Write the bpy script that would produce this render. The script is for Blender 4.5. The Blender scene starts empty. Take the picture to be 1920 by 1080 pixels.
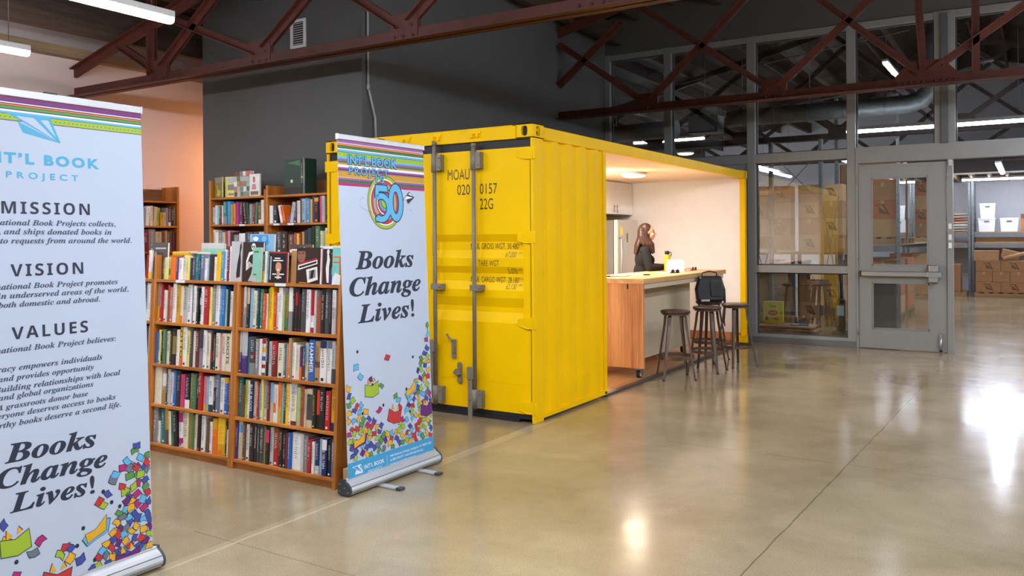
import bpy, bmesh, math, random
from math import sin, cos, pi, radians, atan2, sqrt
from mathutils import Vector, Matrix

random.seed(11)
sc = bpy.context.scene
COL = sc.collection

# ---------------------------------------------------------------- camera
YAW, ROLL = radians(31.996), -0.0069
CAM = Vector((3.6314, -6.1595, 1.6077))
R_ = Vector((cos(YAW), sin(YAW), 0)); F_ = Vector((-sin(YAW), cos(YAW), 0)); Z_ = Vector((0, 0, 1))
cx = cos(ROLL) * R_ + sin(ROLL) * Z_
cy = -sin(ROLL) * R_ + cos(ROLL) * Z_
cz = -F_
camd = bpy.data.cameras.new('camera')
camd.sensor_width = 36.0
camd.lens = 1558.04 / 1920 * 36
camd.shift_y = -(540 - 446.4) / 1920
camd.clip_end = 200
cam = bpy.data.objects.new('camera', camd)
cam.matrix_world = Matrix(((cx.x, cy.x, cz.x, CAM.x), (cx.y, cy.y, cz.y, CAM.y), (cx.z, cy.z, cz.z, CAM.z), (0, 0, 0, 1)))
COL.objects.link(cam)
sc.camera = cam

# ---------------------------------------------------------------- view, world
sc.view_settings.view_transform = 'Standard'
sc.view_settings.look = 'None'
sc.view_settings.gamma = 1
sc.view_settings.use_curve_mapping = False
sc.cycles.caustics_reflective = False
sc.view_settings.exposure = 1.68
w = bpy.data.worlds.new('dim ambient fill'); sc.world = w  # faint even fill light added; walls close the room all round
w.use_nodes = True
w.node_tree.nodes['Background'].inputs[0].default_value = (0.97, 0.98, 1.0, 1)
w.node_tree.nodes['Background'].inputs[1].default_value = 0.25
TUBE = 29.0          # emission of the ceiling tubes
TUBE_FAR = 25.0       # emission of the warehouse tubes
PUCK = 15.0          # dome lamp in the container
LAMP_WALL = 85.0     # bulb behind the grey block

# ---------------------------------------------------------------- materials
def lin(c):
    if isinstance(c, str):
        c = tuple(int(c[i:i+2], 16) for i in (0, 2, 4))
    return tuple(((v/255)/12.92 if v/255 <= .04045 else ((v/255+.055)/1.055)**2.4) for v in c)

def nd(nt, kind, **kw):
    n = nt.nodes.new(kind)
    for k, v in kw.items():
        if k.startswith('i_'):
            n.inputs[k[2:].replace('_', ' ')].default_value = v
        else:
            setattr(n, k, v)
    return n

MATS = {}
def mat(name, c, rough=.5, metal=0.0, var=.06, scale=6.0, bump=0.0, spec=.5, stretch=(1, 1, 1), coat=0):
    """principled material whose colour wanders a little with a noise texture"""
    if name in MATS: return MATS[name]
    m = bpy.data.materials.new(name); m.use_nodes = True
    nt = m.node_tree; b = nt.nodes['Principled BSDF']
    L = lin(c)
    b.inputs['Roughness'].default_value = rough; b.inputs['Metallic'].default_value = metal
    b.inputs['Specular IOR Level'].default_value = spec
    if coat: b.inputs['Coat Weight'].default_value = coat; b.inputs['Coat Roughness'].default_value = .15
    if var > 0 or bump > 0:
        tc = nd(nt, 'ShaderNodeTexCoord'); mp = nd(nt, 'ShaderNodeMapping'); mp.inputs['Scale'].default_value = stretch
        nt.links.new(tc.outputs['Object'], mp.inputs['Vector'])
        nz = nd(nt, 'ShaderNodeTexNoise'); nz.inputs['Scale'].default_value = scale; nz.inputs['Detail'].default_value = 4
        nt.links.new(mp.outputs[0], nz.inputs['Vector'])
        if var > 0:
            cr = nd(nt, 'ShaderNodeValToRGB')
            cr.color_ramp.elements[0].position = .3; cr.color_ramp.elements[1].position = .7
            cr.color_ramp.elements[0].color = tuple(max(0, v*(1-var)) for v in L) + (1,)
            cr.color_ramp.elements[1].color = tuple(min(1, v*(1+var)) for v in L) + (1,)
            nt.links.new(nz.outputs['Fac'], cr.inputs[0]); nt.links.new(cr.outputs[0], b.inputs['Base Color'])
        else:
            b.inputs['Base Color'].default_value = L + (1,)
        if bump > 0:
            bp = nd(nt, 'ShaderNodeBump'); bp.inputs['Strength'].default_value = bump; bp.inputs['Distance'].default_value = .01
            nt.links.new(nz.outputs['Fac'], bp.inputs['Height']); nt.links.new(bp.outputs[0], b.inputs['Normal'])
    else:
        b.inputs['Base Color'].default_value = L + (1,)
    MATS[name] = m
    return m

def wood(name, c0, c1, rough=.42, axis=2, scale=9.0, long=.06, knots=False):
    if name in MATS: return MATS[name]
    m = bpy.data.materials.new(name); m.use_nodes = True
    nt = m.node_tree; b = nt.nodes['Principled BSDF']; b.inputs['Roughness'].default_value = rough
    tc = nd(nt, 'ShaderNodeTexCoord'); mp = nd(nt, 'ShaderNodeMapping')
    s = [1, 1, 1]; s[axis] = long; mp.inputs['Scale'].default_value = s
    nt.links.new(tc.outputs['Object'], mp.inputs['Vector'])
    nz = nd(nt, 'ShaderNodeTexNoise'); nz.inputs['Scale'].default_value = scale; nz.inputs['Detail'].default_value = 6; nz.inputs['Distortion'].default_value = .6
    n2 = nd(nt, 'ShaderNodeTexNoise'); n2.inputs['Scale'].default_value = scale*9; n2.inputs['Detail'].default_value = 3
    nt.links.new(mp.outputs[0], nz.inputs['Vector']); nt.links.new(mp.outputs[0], n2.inputs['Vector'])
    mx = nd(nt, 'ShaderNodeMath', operation='MULTIPLY_ADD'); mx.inputs[1].default_value = .45
    nt.links.new(n2.outputs['Fac'], mx.inputs[0]); nt.links.new(nz.outputs['Fac'], mx.inputs[2])
    cr = nd(nt, 'ShaderNodeValToRGB')
    cr.color_ramp.elements[0].position = .55; cr.color_ramp.elements[1].position = .88
    cr.color_ramp.elements[0].color = lin(c0) + (1,); cr.color_ramp.elements[1].color = lin(c1) + (1,)
    nt.links.new(mx.outputs[0], cr.inputs[0])
    out = cr.outputs[0]
    if knots:
        vo = nd(nt, 'ShaderNodeTexVoronoi'); vo.inputs['Scale'].default_value = 3.0
        mp2 = nd(nt, 'ShaderNodeMapping'); s2 = [1, 1, 1]; s2[axis] = .55; mp2.inputs['Scale'].default_value = s2
        nt.links.new(tc.outputs['Object'], mp2.inputs['Vector']); nt.links.new(mp2.outputs[0], vo.inputs['Vector'])
        k = nd(nt, 'ShaderNodeValToRGB'); k.color_ramp.elements[0].position = .03; k.color_ramp.elements[1].position = .09
        k.color_ramp.elements[0].color = (.10, .035, .015, 1); k.color_ramp.elements[1].color = (1, 1, 1, 1)
        nt.links.new(vo.outputs['Distance'], k.inputs[0])
        mm = nd(nt, 'ShaderNodeMix', data_type='RGBA', blend_type='MULTIPLY'); mm.inputs[0].default_value = 1
        nt.links.new(out, mm.inputs[6]); nt.links.new(k.outputs[0], mm.inputs[7]); out = mm.outputs[2]
    nt.links.new(out, b.inputs['Base Color'])
    MATS[name] = m
    return m

def emit(name, c, s):
    if name in MATS: return MATS[name]
    m = bpy.data.materials.new(name); m.use_nodes = True
    b = m.node_tree.nodes['Principled BSDF']
    b.inputs['Base Color'].default_value = (.9, .9, .9, 1)
    b.inputs['Emission Color'].default_value = lin(c) + (1,); b.inputs['Emission Strength'].default_value = s
    MATS[name] = m
    return m

def glass(name, tint=(.93, .96, .95), ior=1.5):
    m = bpy.data.materials.new(name); m.use_nodes = True
    nt = m.node_tree; nt.nodes.remove(nt.nodes['Principled BSDF'])
    out = nt.nodes['Material Output']
    tr = nd(nt, 'ShaderNodeBsdfTransparent'); tr.inputs[0].default_value = tint + (1,)
    gl = nd(nt, 'ShaderNodeBsdfGlossy'); gl.inputs['Roughness'].default_value = 0.0
    fr = nd(nt, 'ShaderNodeFresnel'); fr.inputs[0].default_value = ior
    mp = nd(nt, 'ShaderNodeMath', operation='MULTIPLY'); mp.inputs[1].default_value = 3.0
    nt.links.new(fr.outputs[0], mp.inputs[0])
    mx = nd(nt, 'ShaderNodeMixShader')
    nt.links.new(mp.outputs[0], mx.inputs[0]); nt.links.new(tr.outputs[0], mx.inputs[1]); nt.links.new(gl.outputs[0], mx.inputs[2])
    nt.links.new(mx.outputs[0], out.inputs[0])
    MATS[name] = m
    return m

# ---------------------------------------------------------------- mesh builder
class MB:
    def __init__(s):
        s.v = []; s.f = []; s.m = []; s.sm = []; s.mats = []
    def mi(s, m):
        if m is None: return 0
        if m not in s.mats: s.mats.append(m)
        return s.mats.index(m)
    def add(s, vs, fs, m=None, smooth=False):
        o = len(s.v); s.v += [tuple(p) for p in vs]; i = s.mi(m)
        for f in fs:
            s.f.append(tuple(o+k for k in f)); s.m.append(i); s.sm.append(smooth)
        return s
    def box(s, a, b, m=None):
        x0, x1 = sorted((a[0], b[0])); y0, y1 = sorted((a[1], b[1])); z0, z1 = sorted((a[2], b[2]))
        return s.add([(x0,y0,z0),(x1,y0,z0),(x1,y1,z0),(x0,y1,z0),(x0,y0,z1),(x1,y0,z1),(x1,y1,z1),(x0,y1,z1)],
                     [(0,3,2,1),(4,5,6,7),(0,1,5,4),(1,2,6,5),(2,3,7,6),(3,0,4,7)], m)
    def obox(s, c, size, M, m=None):
        c = Vector(c); h = [k/2 for k in size]
        vs = [c + M @ Vector((sx*h[0], sy*h[1], sz*h[2])) for sz in (-1, 1) for sx, sy in ((-1,-1),(1,-1),(1,1),(-1,1))]
        return s.add(vs, [(0,3,2,1),(4,5,6,7),(0,1,5,4),(1,2,6,5),(2,3,7,6),(3,0,4,7)], m)
    def bar(s, p, q, w, h, m=None, up=(0, 0, 1)):
        p = Vector(p); q = Vector(q); d = q-p; L = d.length; x = d.normalized(); u = Vector(up)
        y = u.cross(x)
        if y.length < 1e-4: y = Vector((1, 0, 0)).cross(x)
        y.normalize(); z = x.cross(y)
        M = Matrix((x, y, z)).transposed()
        return s.obox((p+q)/2, (L, w, h), M, m)
    def frame_of(s, d):
        d = d.normalized(); a = Vector((0, 0, 1)) if abs(d.z) < .95 else Vector((1, 0, 0))
        x = a.cross(d).normalized(); return x, d.cross(x)
    def cyl(s, p, q, r, r2=None, seg=14, m=None, smooth=True):
        p = Vector(p); q = Vector(q); r2 = r if r2 is None else r2
        x, y = s.frame_of(q-p)
        vs = []
        for c, rr in ((p, r), (q, r2)):
            vs += [c + x*rr*cos(2*pi*k/seg) + y*rr*sin(2*pi*k/seg) for k in range(seg)]
        s.add(vs, [(k, (k+1) % seg, seg+(k+1) % seg, seg+k) for k in range(seg)], m, smooth)
        o = len(s.v)-2*seg; i = s.mi(m)
        s.f.append(tuple(o+k for k in reversed(range(seg)))); s.m.append(i); s.sm.append(False)
        s.f.append(tuple(o+seg+k for k in range(seg))); s.m.append(i); s.sm.append(False)
        return s
    def tube(s, pts, r, seg=10, m=None):
        pts = [Vector(p) for p in pts]; n = len(pts); vs = []
        x = None
        for i, p in enumerate(pts):
            d = (pts[min(i+1, n-1)] - pts[max(i-1, 0)])
            d.normalize()
            if x is None: x, y = s.frame_of(d)
            else:
                x = (x - d*x.dot(d)).normalized(); y = d.cross(x)
            rr = r[i] if isinstance(r, (list, tuple)) else r
            vs += [p + x*rr*cos(2*pi*k/seg) + y*rr*sin(2*pi*k/seg) for k in range(seg)]
        fs = [(i*seg+k, i*seg+(k+1) % seg, (i+1)*seg+(k+1) % seg, (i+1)*seg+k) for i in range(n-1) for k in range(seg)]
        s.add(vs, fs, m, True)
        o = len(s.v)-n*seg; i = s.mi(m)
        s.f.append(tuple(o+k for k in reversed(range(seg)))); s.m.append(i); s.sm.append(False)
        s.f.append(tuple(o+(n-1)*seg+k for k in range(seg))); s.m.append(i); s.sm.append(False)
        return s
    def prism(s, pts, ext, m=None):
        """closed polygon pts (3-D) extruded by the vector ext"""
        n = len(pts); e = Vector(ext); pts = [Vector(p) for p in pts]
        return s.add(pts + [p+e for p in pts], [tuple(reversed(range(n))), tuple(range(n, 2*n))] +
                     [(k, (k+1) % n, n+(k+1) % n, n+k) for k in range(n)], m)
    def lathe(s, prof, c=(0, 0, 0), seg=24, m=None, smooth=True):
        c = Vector(c); n = len(prof); vs = []
        for r, z in prof:
            vs += [c + Vector((r*cos(2*pi*k/seg), r*sin(2*pi*k/seg), z)) for k in range(seg)]
        s.add(vs, [(i*seg+k, i*seg+(k+1) % seg, (i+1)*seg+(k+1) % seg, (i+1)*seg+k) for i in range(n-1) for k in range(seg)], m, smooth)
        o = len(s.v)-n*seg; i = s.mi(m)
        s.f.append(tuple(o+k for k in reversed(range(seg)))); s.m.append(i); s.sm.append(False)
        s.f.append(tuple(o+(n-1)*seg+k for k in range(seg))); s.m.append(i); s.sm.append(False)
        return s
    def ball(s, c, r, M=None, seg=16, rings=10, m=None):
        c = Vector(c); r = (r, r, r) if not isinstance(r, (tuple, list)) else r
        vs = []
        for i in range(rings+1):
            t = pi*i/rings
            for k in range(seg):
                v = Vector((r[0]*sin(t)*cos(2*pi*k/seg), r[1]*sin(t)*sin(2*pi*k/seg), r[2]*cos(t)))
                vs.append(c + (M @ v if M else v))
        return s.add(vs, [(i*seg+k, (i+1)*seg+k, (i+1)*seg+(k+1) % seg, i*seg+(k+1) % seg) for i in range(rings) for k in range(seg)], m, True)
    def cap(s, p, q, r, r2=None, seg=12, m=None):
        """capsule with different end radii"""
        r2 = r if r2 is None else r2
        s.cyl(p, q, r, r2, seg, m); s.ball(p, r, None, seg, 8, m); s.ball(q, r2, None, seg, 8, m)
        return s
    def mesh(s, name):
        me = bpy.data.meshes.new(name)
        me.from_pydata(s.v, [], s.f)
        for m in s.mats: me.materials.append(m)
        me.polygons.foreach_set('material_index', s.m); me.polygons.foreach_set('use_smooth', s.sm)
        me.update()
        return me
    def build(s, name, parent=None, m=None, loc=None, bevel=0, seg=2):
        if m is not None and not s.mats: s.mats.append(m)
        o = bpy.data.objects.new(name, s.mesh(name)); COL.objects.link(o)
        if parent: o.parent = parent
        if loc is not None: o.location = loc
        if bevel:
            b = o.modifiers.new('bevel', 'BEVEL'); b.width = bevel; b.segments = seg; b.limit_method = 'ANGLE'; b.angle_limit = radians(40)
            b.harden_normals = False
        return o

def tag(o, label=None, cat=None, group=None, kind=None):
    if label: o['label'] = label
    if cat: o['category'] = cat
    if group: o['group'] = group
    if kind: o['kind'] = kind
    return o
def thing(name, label, cat, loc=(0, 0, 0), rz=0.0, group=None):
    o = bpy.data.objects.new(name, None); COL.objects.link(o)
    o.empty_display_size = .1; o.location = loc; o.rotation_euler = (0, 0, rz)
    return tag(o, label, cat, group)
def struct(mb, name, m=None, parent=None, **kw):
    o = mb.build(name, parent, m, **kw)
    if not parent: o['kind'] = 'structure'
    return o
def copy_tree(o, parent=None):
    c = o.copy(); COL.objects.link(c)
    if parent: c.parent = parent
    for ch in list(o.children): copy_tree(ch, c)
    return c
def B(a, b, m=None): return MB().box(a, b, m)

def remeshed(mb, name, voxel, m, parent=None, smooth=3, fac=.5):
    """one closed skin grown over overlapping forms"""
    t = bpy.data.objects.new('tmp', mb.mesh('tmp')); COL.objects.link(t)
    r = t.modifiers.new('r', 'REMESH'); r.mode = 'VOXEL'; r.voxel_size = voxel; r.use_smooth_shade = True
    if smooth:
        k = t.modifiers.new('s', 'SMOOTH'); k.factor = fac; k.iterations = smooth
    dg = bpy.context.evaluated_depsgraph_get(); dg.update()
    me = bpy.data.meshes.new_from_object(t.evaluated_get(dg))
    tm = t.data; bpy.data.objects.remove(t); bpy.data.meshes.remove(tm)
    me.materials.clear()
    for k in (m if isinstance(m, (list, tuple)) else [m]): me.materials.append(k)
    for p in me.polygons: p.material_index = 0; p.use_smooth = True
    me.name = name
    o = bpy.data.objects.new(name, me); COL.objects.link(o)
    if parent: o.parent = parent
    return o

# ---------------------------------------------------------------- lettering
def text_shape(s, bold=0.0, spacing=1.0, shear=0.0):
    """outline of a line of text as (verts, faces), 1 unit tall"""
    c = bpy.data.curves.new('t', 'FONT'); c.body = s; c.size = 1; c.offset = bold; c.space_character = spacing; c.shear = shear
    c.resolution_u = 3
    o = bpy.data.objects.new('t', c); COL.objects.link(o)
    me = o.to_mesh()
    vs = [(v.co.x, v.co.y) for v in me.vertices]; fs = [tuple(p.vertices) for p in me.polygons]
    o.to_mesh_clear(); bpy.data.objects.remove(o); bpy.data.curves.remove(c)
    return vs, fs
def serif(s):
    o = ''
    for ch in s:
        if 'A' <= ch <= 'Z': o += chr(0x1D468+ord(ch)-65)
        elif 'a' <= ch <= 'z': o += chr(0x1D482+ord(ch)-97)
        else: o += ch
    return o
def sansb(s):
    return ''.join(chr(0x1D5D4+ord(c)-65) if 'A' <= c <= 'Z' else c for c in s)
def extent(vs, k=0):
    a = [v[k] for v in vs]
    return min(a), max(a)
# ================================================================ materials of the place
M_YEL = mat('yellow container paint', (250, 200, 0), .48, var=.04, scale=2.0, bump=.02, spec=.10)
M_GREY_FRAME = mat('grey frame paint', (140, 142, 139), .45, var=.03)
M_GREY_WALL = mat('charcoal wall paint', (90, 90, 87), .6, var=.05, scale=1.2)
M_PINK = mat('off white wall paint', (226, 208, 198), .7, var=.03, scale=1.0)
M_WHITE_WALL = mat('white wall paint', (205, 205, 208), .7, var=.03)
M_STEEL_RED = mat('red oxide steel', (88, 41, 27), .62, var=.22, scale=9, bump=.08)
M_STEEL_SHADE = mat('shaded red oxide steel', (50, 34, 28), .65, var=.2, scale=9)  # truss steel darkened in its colour to stand for the warehouse shade
M_DECK = wood('dark roof boards', (38, 28, 22), (66, 50, 38), .8, 1, 7)
M_JOIST = wood('dark joists', (48, 36, 28), (80, 62, 46), .8, 1, 7)
M_PLATE = wood('pale wall plate', (120, 100, 76), (158, 132, 98), .7, 1, 7)
M_CREAM = mat('cream wall board', (248, 243, 236), .6, var=.02)
M_BLACK = mat('black rubber', (28, 28, 28), .6, var=.1)
M_STEEL = mat('brushed steel', (190, 190, 188), .32, 1.0, var=.05, scale=40, stretch=(.1, 1, 1))
M_ALU = mat('aluminium', (196, 198, 198), .38, .35, var=.04)
M_GALV = mat('galvanised steel', (128, 132, 132), .5, .6, var=.10, scale=18)
M_OAK = wood('oak', (156, 90, 30), (212, 134, 54), .40, 0, 10)
M_OAKV = wood('upright oak', (156, 90, 30), (212, 134, 54), .40, 2, 10)
M_OAKD = wood('dark stained oak', (92, 50, 22), (130, 76, 36), .42, 2, 10)
M_PINE = wood('pine', (168, 100, 52), (220, 160, 98), .45, 2, 7, .05, True)
M_PINET = wood('pine top', (206, 152, 92), (228, 184, 126), .35, 1, 7, .05)
M_WHITE = mat('white plastic', (232, 232, 230), .4, var=.02)
M_CARD = mat('cardboard', (170, 126, 84), .8, var=.08, scale=5)
M_CARD2 = mat('pale cardboard', (190, 150, 106), .8, var=.08, scale=5)
M_CARDR = mat('reddish cardboard', (182, 112, 72), .8, var=.08, scale=5)
M_INKBR = mat('brown print', (118, 86, 58), .8, var=0)
M_TAPE = mat('packing tape', (196, 160, 112), .25, var=.03)
M_PALLET = wood('pallet wood', (140, 108, 74), (176, 142, 100), .8, 0, 6)
M_GLASS = glass('window glass')

# ---------------------------------------------------------------- floor
def floor_material():
    m = bpy.data.materials.new('polished concrete'); m.use_nodes = True
    nt = m.node_tree; b = nt.nodes['Principled BSDF']
    tc = nd(nt, 'ShaderNodeTexCoord'); obj = tc.outputs['Object']
    def noise(scale, det, rough=.55, dist=0):
        n = nd(nt, 'ShaderNodeTexNoise'); n.inputs['Scale'].default_value = scale; n.inputs['Detail'].default_value = det
        n.inputs['Roughness'].default_value = rough; n.inputs['Distortion'].default_value = dist
        nt.links.new(obj, n.inputs['Vector']); return n.outputs['Fac']
    def ramp(src, p0, c0, p1, c1):
        r = nd(nt, 'ShaderNodeValToRGB'); e = r.color_ramp.elements
        e[0].position = p0; e[1].position = p1; e[0].color = c0 + (1,); e[1].color = c1 + (1,)
        nt.links.new(src, r.inputs[0]); return r.outputs[0]
    def mix(mode, fac, a, bb):
        n = nd(nt, 'ShaderNodeMix', data_type='RGBA', blend_type=mode)
        for s, v in ((0, fac), (6, a), (7, bb)):
            if isinstance(v, (int, float)): n.inputs[s].default_value = v
            elif isinstance(v, tuple): n.inputs[s].default_value = v + (1,)
            else: nt.links.new(v, n.inputs[s])
        return n.outputs[2]
    def math(op, a, bb=None, c=None):
        n = nd(nt, 'ShaderNodeMath', operation=op)
        for i, v in enumerate((a, bb, c)):
            if v is None: continue
            if isinstance(v, (int, float)): n.inputs[i].default_value = v
            else: nt.links.new(v, n.inputs[i])
        return n.outputs[0]
    base = ramp(noise(.9, 5, .6, .4), .32, lin((151, 136, 105)), .68, lin((179, 164, 133)))
    base = mix('MULTIPLY', .55, base, ramp(noise(3.2, 6, .7), .3, (.72, .70, .66), .7, (1, 1, 1)))
    base = mix('MULTIPLY', .5, base, ramp(noise(160, 2, .6), .42, (.55, .52, .48), .56, (1, 1, 1)))
    base = mix('SCREEN', .06, base, ramp(noise(120, 1, .5), .62, (0, 0, 0), .72, (.8, .76, .68)))
    sx = nd(nt, 'ShaderNodeSeparateXYZ'); nt.links.new(obj, sx.inputs[0]); X, Y = sx.outputs[0], sx.outputs[1]
    wob = math('MULTIPLY', math('SUBTRACT', noise(2.2, 3), .5), .03)
    def line(expr, wd):
        return math('LESS_THAN', math('ABSOLUTE', math('ADD', expr, wob)), wd)
    l1 = line(math('SUBTRACT', X, math('MULTIPLY_ADD', Y, .0325, 2.53)), .0045)
    l2 = math('MULTIPLY', line(math('SUBTRACT', Y, .03), .003), math('GREATER_THAN', X, 1.2))
    l3 = math('MULTIPLY', line(math('SUBTRACT', Y, -3.2), .0025), math('GREATER_THAN', X, -.3))
    cr = math('MINIMUM', math('ADD', math('ADD', l1, l2), l3), 1.0)
    base = mix('MULTIPLY', math('MULTIPLY', cr, .55), base, (.12, .11, .10))
    # strip of paler filler between the two pours, darker worn slab on the bookcase side
    strip = math('MULTIPLY', math('LESS_THAN', math('ABSOLUTE', math('ADD', math('SUBTRACT', X, .035), wob)), math('MULTIPLY_ADD', math('GREATER_THAN', Y, -1.5), .035, .012)), math('LESS_THAN', Y, .3))
    left = math('MULTIPLY', math('LESS_THAN', math('ADD', X, wob), -.02), math('LESS_THAN', Y, .5))
    base = mix('MULTIPLY', math('MULTIPLY', left, .45), base, (.66, .62, .55))
    base = mix('MIX', math('MULTIPLY', strip, .4), base, lin((196, 180, 148)))
    nt.links.new(base, b.inputs['Base Color'])
    rr = ramp(noise(1.7, 4, .6), .3, (.12, .12, .12), .7, (.19, .19, .19))
    nt.links.new(rr, b.inputs['Roughness'])
    b.inputs['Specular IOR Level'].default_value = .55
    bp = nd(nt, 'ShaderNodeBump'); bp.inputs['Strength'].default_value = .05; bp.inputs['Distance'].default_value = .02
    nt.links.new(noise(5, 3), bp.inputs['Height']); nt.links.new(bp.outputs[0], b.inputs['Normal'])
    return m
struct(B((-7.5, -14, -.12), (12, 24, 0)), 'floor', floor_material())

# ---------------------------------------------------------------- walls
struct(B((-6.75, -14, 0), (-6.5, 21.2, 4.3)), 'wall_west', M_PINK)
roof_z = lambda x: 4.28 + .246*(x+6.5) if x < 2.7 else 4.28 + .246*9.2 - .246*(x-2.7)
def gable(x0, x1, y0, y1, zb, m, name):
    xs = [x0] + ([2.7] if x0 < 2.7 < x1 else []) + [x1]
    pts = [(x0, y0, zb)] + [(x1, y0, zb)] + [(x, y0, roof_z(x)-.02) for x in reversed(xs)]
    return struct(MB().prism(pts, (0, y1-y0, 0), m), name)
# the charcoal block to the left of the container
wb = MB()
wb.prism([(-5.0, .5, 0), (-2.45, .5, 0), (-2.45, .5, roof_z(-2.45)-.02), (-5.0, .5, roof_z(-5.0)-.02)], (0, 6.18, 0), M_GREY_WALL)
struct(wb, 'wall_northwest')
gable(-6.5, 12, 20.8, 21.0, 0, M_WHITE_WALL, 'wall_north')
gable(-6.5, 12, -11.2, -11.0, 0, M_GREY_WALL, 'wall_south')
struct(B((11.8, -11, 0), (12, 20.8, 4.5)), 'wall_east', M_WHITE_WALL)
struct(MB().box((-2.452, .5, 0), (-2.40, .56, 5.2), M_GREY_WALL), 'trim_1')
# roof deck with its joists running the length of the building
dk = MB()
for a, b in (((-6.7), 2.7), (2.7, 12.0)):
    dk.prism([(a, -14, roof_z(a)), (b, -14, roof_z(b)), (b, -14, roof_z(b)+.06), (a, -14, roof_z(a)+.06)], (0, 36, 0), M_DECK)
k = -6.2
while k < 11:
    if abs(k-2.7) > .1:
        z = roof_z(k)
        dk.box((k-.025, -13, z-.24), (k+.025, 20.7, z-.01), M_JOIST)
    k += .62
for k in (-5.6, -3.9, -2.2, -.5, 1.2, 4.2, 5.9, 7.6):
    dk.box((k-.06, -11, roof_z(k)-.53), (k+.06, 20.7, roof_z(k)-.24), M_JOIST)
struct(dk, 'ceiling')
struct(MB().box((-6.5, -11, 3.87), (-6.36, 4, 3.99), M_PLATE), 'trim_2')

# ---------------------------------------------------------------- glazed partition
PY0, PY1, GY = 6.56, 6.70, 6.66
xs = [(-2.45, -2.36), (-1.40, -1.28), (-.056, .066), (1.384, 1.50), (2.518, 2.77), (4.05, 4.17), (5.4, 5.6)]
pw = MB()
pw.box((-2.45, PY0, 3.70), (5.6, PY1, 3.77), M_GREY_FRAME)
pw.box((-2.45, PY0, 4.57), (5.6, PY1, 4.66), M_GREY_FRAME)
pw.box((-2.45, PY0, 2.72), (5.6, PY1, 2.86), M_GREY_FRAME)
pw.box((1.5, PY0-.012, 2.64), (5.6, PY1, 2.87), M_GREY_FRAME)
pw.box((-.056, PY0, 1.06), (1.5, PY1, 1.17), M_GREY_FRAME)
pw.box((-.056, PY0, 0), (1.5, PY1, .13), M_GREY_FRAME)
pw.box((-.056, PY0-.02, 0), (1.5, PY0, .09), mat('dark grey base', (100, 102, 103), .5))
pw.box((-2.45, PY0+.03, 0), (-.05, PY1-.03, 2.74), M_GREY_FRAME)
for i, (a, b) in enumerate(xs):
    pw.box((a, PY0-.004, 2.72 if i in (0, 1, 4) else 0), (b, PY1+.004, 4.665), M_GREY_FRAME)
pw.box((2.60, PY0-.04, 2.86), (2.69, PY0, 4.62), mat('dark grey post', (92, 94, 95), .5))
struct(pw, 'wall_partition', bevel=.004)
gable(-2.45, 9, PY0+.02, PY1, 4.655, M_GREY_WALL, 'wall_gable')
struct(B((5.6, PY0, 0), (9, PY1, 4.66)), 'wall_northeast', M_GREY_FRAME)

nwin = [0]
def window(x0, x1, z0, z1):
    nwin[0] += 1
    t = .018
    r = MB()
    for a, b in (((x0, z0), (x1, z0+t)), ((x0, z1-t), (x1, z1)), ((x0, z0+t), (x0+t, z1-t)), ((x1-t, z0+t), (x1, z1-t))):
        r.box((a[0], GY-.018, a[1]), (b[0], GY+.018, b[1]), mat('dark glazing bead', (70, 72, 72), .5))
    o = struct(r, 'window_%d' % nwin[0])
    B((x0+t, GY-.003, z0+t), (x1-t, GY+.003, z1-t)).build('pane', o, M_GLASS)
for (a, b) in zip(xs[:-1], xs[1:]):
    window(a[1], b[0], 2.86, 3.70)
    window(a[1], b[0], 3.77, 4.57)
window(.066, 1.384, .13, 1.06)
window(.066, 1.384, 1.17, 2.72)

# ---------------------------------------------------------------- door leaf with two lights
dl = MB()
X0, X1, Y0, Y1 = 1.535, 2.655, PY0+.005, PY0+.055
gl = [(1.71, 2.43, 1.185, 2.42), (1.715, 2.44, .29, .945)]
dl.box((X0, Y0, .012), (gl[0][0], Y1, 2.615), M_GREY_FRAME); dl.box((gl[0][1], Y0, .012), (X1, Y1, 2.615), M_GREY_FRAME)
for a, b in ((.012, gl[1][2]), (gl[1][3], gl[0][2]), (gl[0][3], 2.615)):
    dl.box((gl[0][0], Y0, a), (gl[0][1], Y1, b), M_GREY_FRAME)
dr = struct(dl, 'door_1', bevel=.002)
for g in gl:
    B((g[0], Y0+.02, g[2]), (g[1], Y0+.026, g[3])).build('pane', dr, M_GLASS)
    f = MB()
    for a, b in (((g[0], g[2]), (g[1], g[2]+.015)), ((g[0], g[3]-.015), (g[1], g[3])), ((g[0], g[2]), (g[0]+.015, g[3])), ((g[1]-.015, g[2]), (g[1], g[3]))):
        f.box((a[0], Y0-.006, a[1]), (b[0], Y0+.004, b[1]), M_GREY_FRAME)
    f.build('glazing_stop', dr)
pb = MB().box((1.58, Y0-.085, 1.035), (2.44, Y0-.03, 1.105), M_STEEL)
pb.box((1.56, Y0-.075, 1.03), (1.585, Y0, 1.11), M_BLACK)
pbo = pb.build('panic_bar', dr, bevel=.008)
MB().box((2.44, Y0-.10, .96), (2.56, Y0, 1.20), M_STEEL).box((2.42, Y0-.115, 1.03), (2.60, Y0-.03, 1.11), M_STEEL).build('latch_case', pbo, bevel=.01)
ks = MB().box((2.56, Y0-.03, .10), (2.60, Y0, .26), M_STEEL).cyl((2.58, Y0-.025, .02), (2.58, Y0-.025, .20), .013, None, 10, M_STEEL).cyl((2.58, Y0-.025, .012), (2.58, Y0-.025, .035), .02, None, 10, M_BLACK)
ks.build('door_stop', dr)
for z in (.25, 1.32, 2.4):
    MB().cyl((X0-.012, Y0-.012, z-.06), (X0-.012, Y0-.012, z+.06), .011, None, 10, M_GREY_FRAME).build('hinge', dr)
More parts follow.
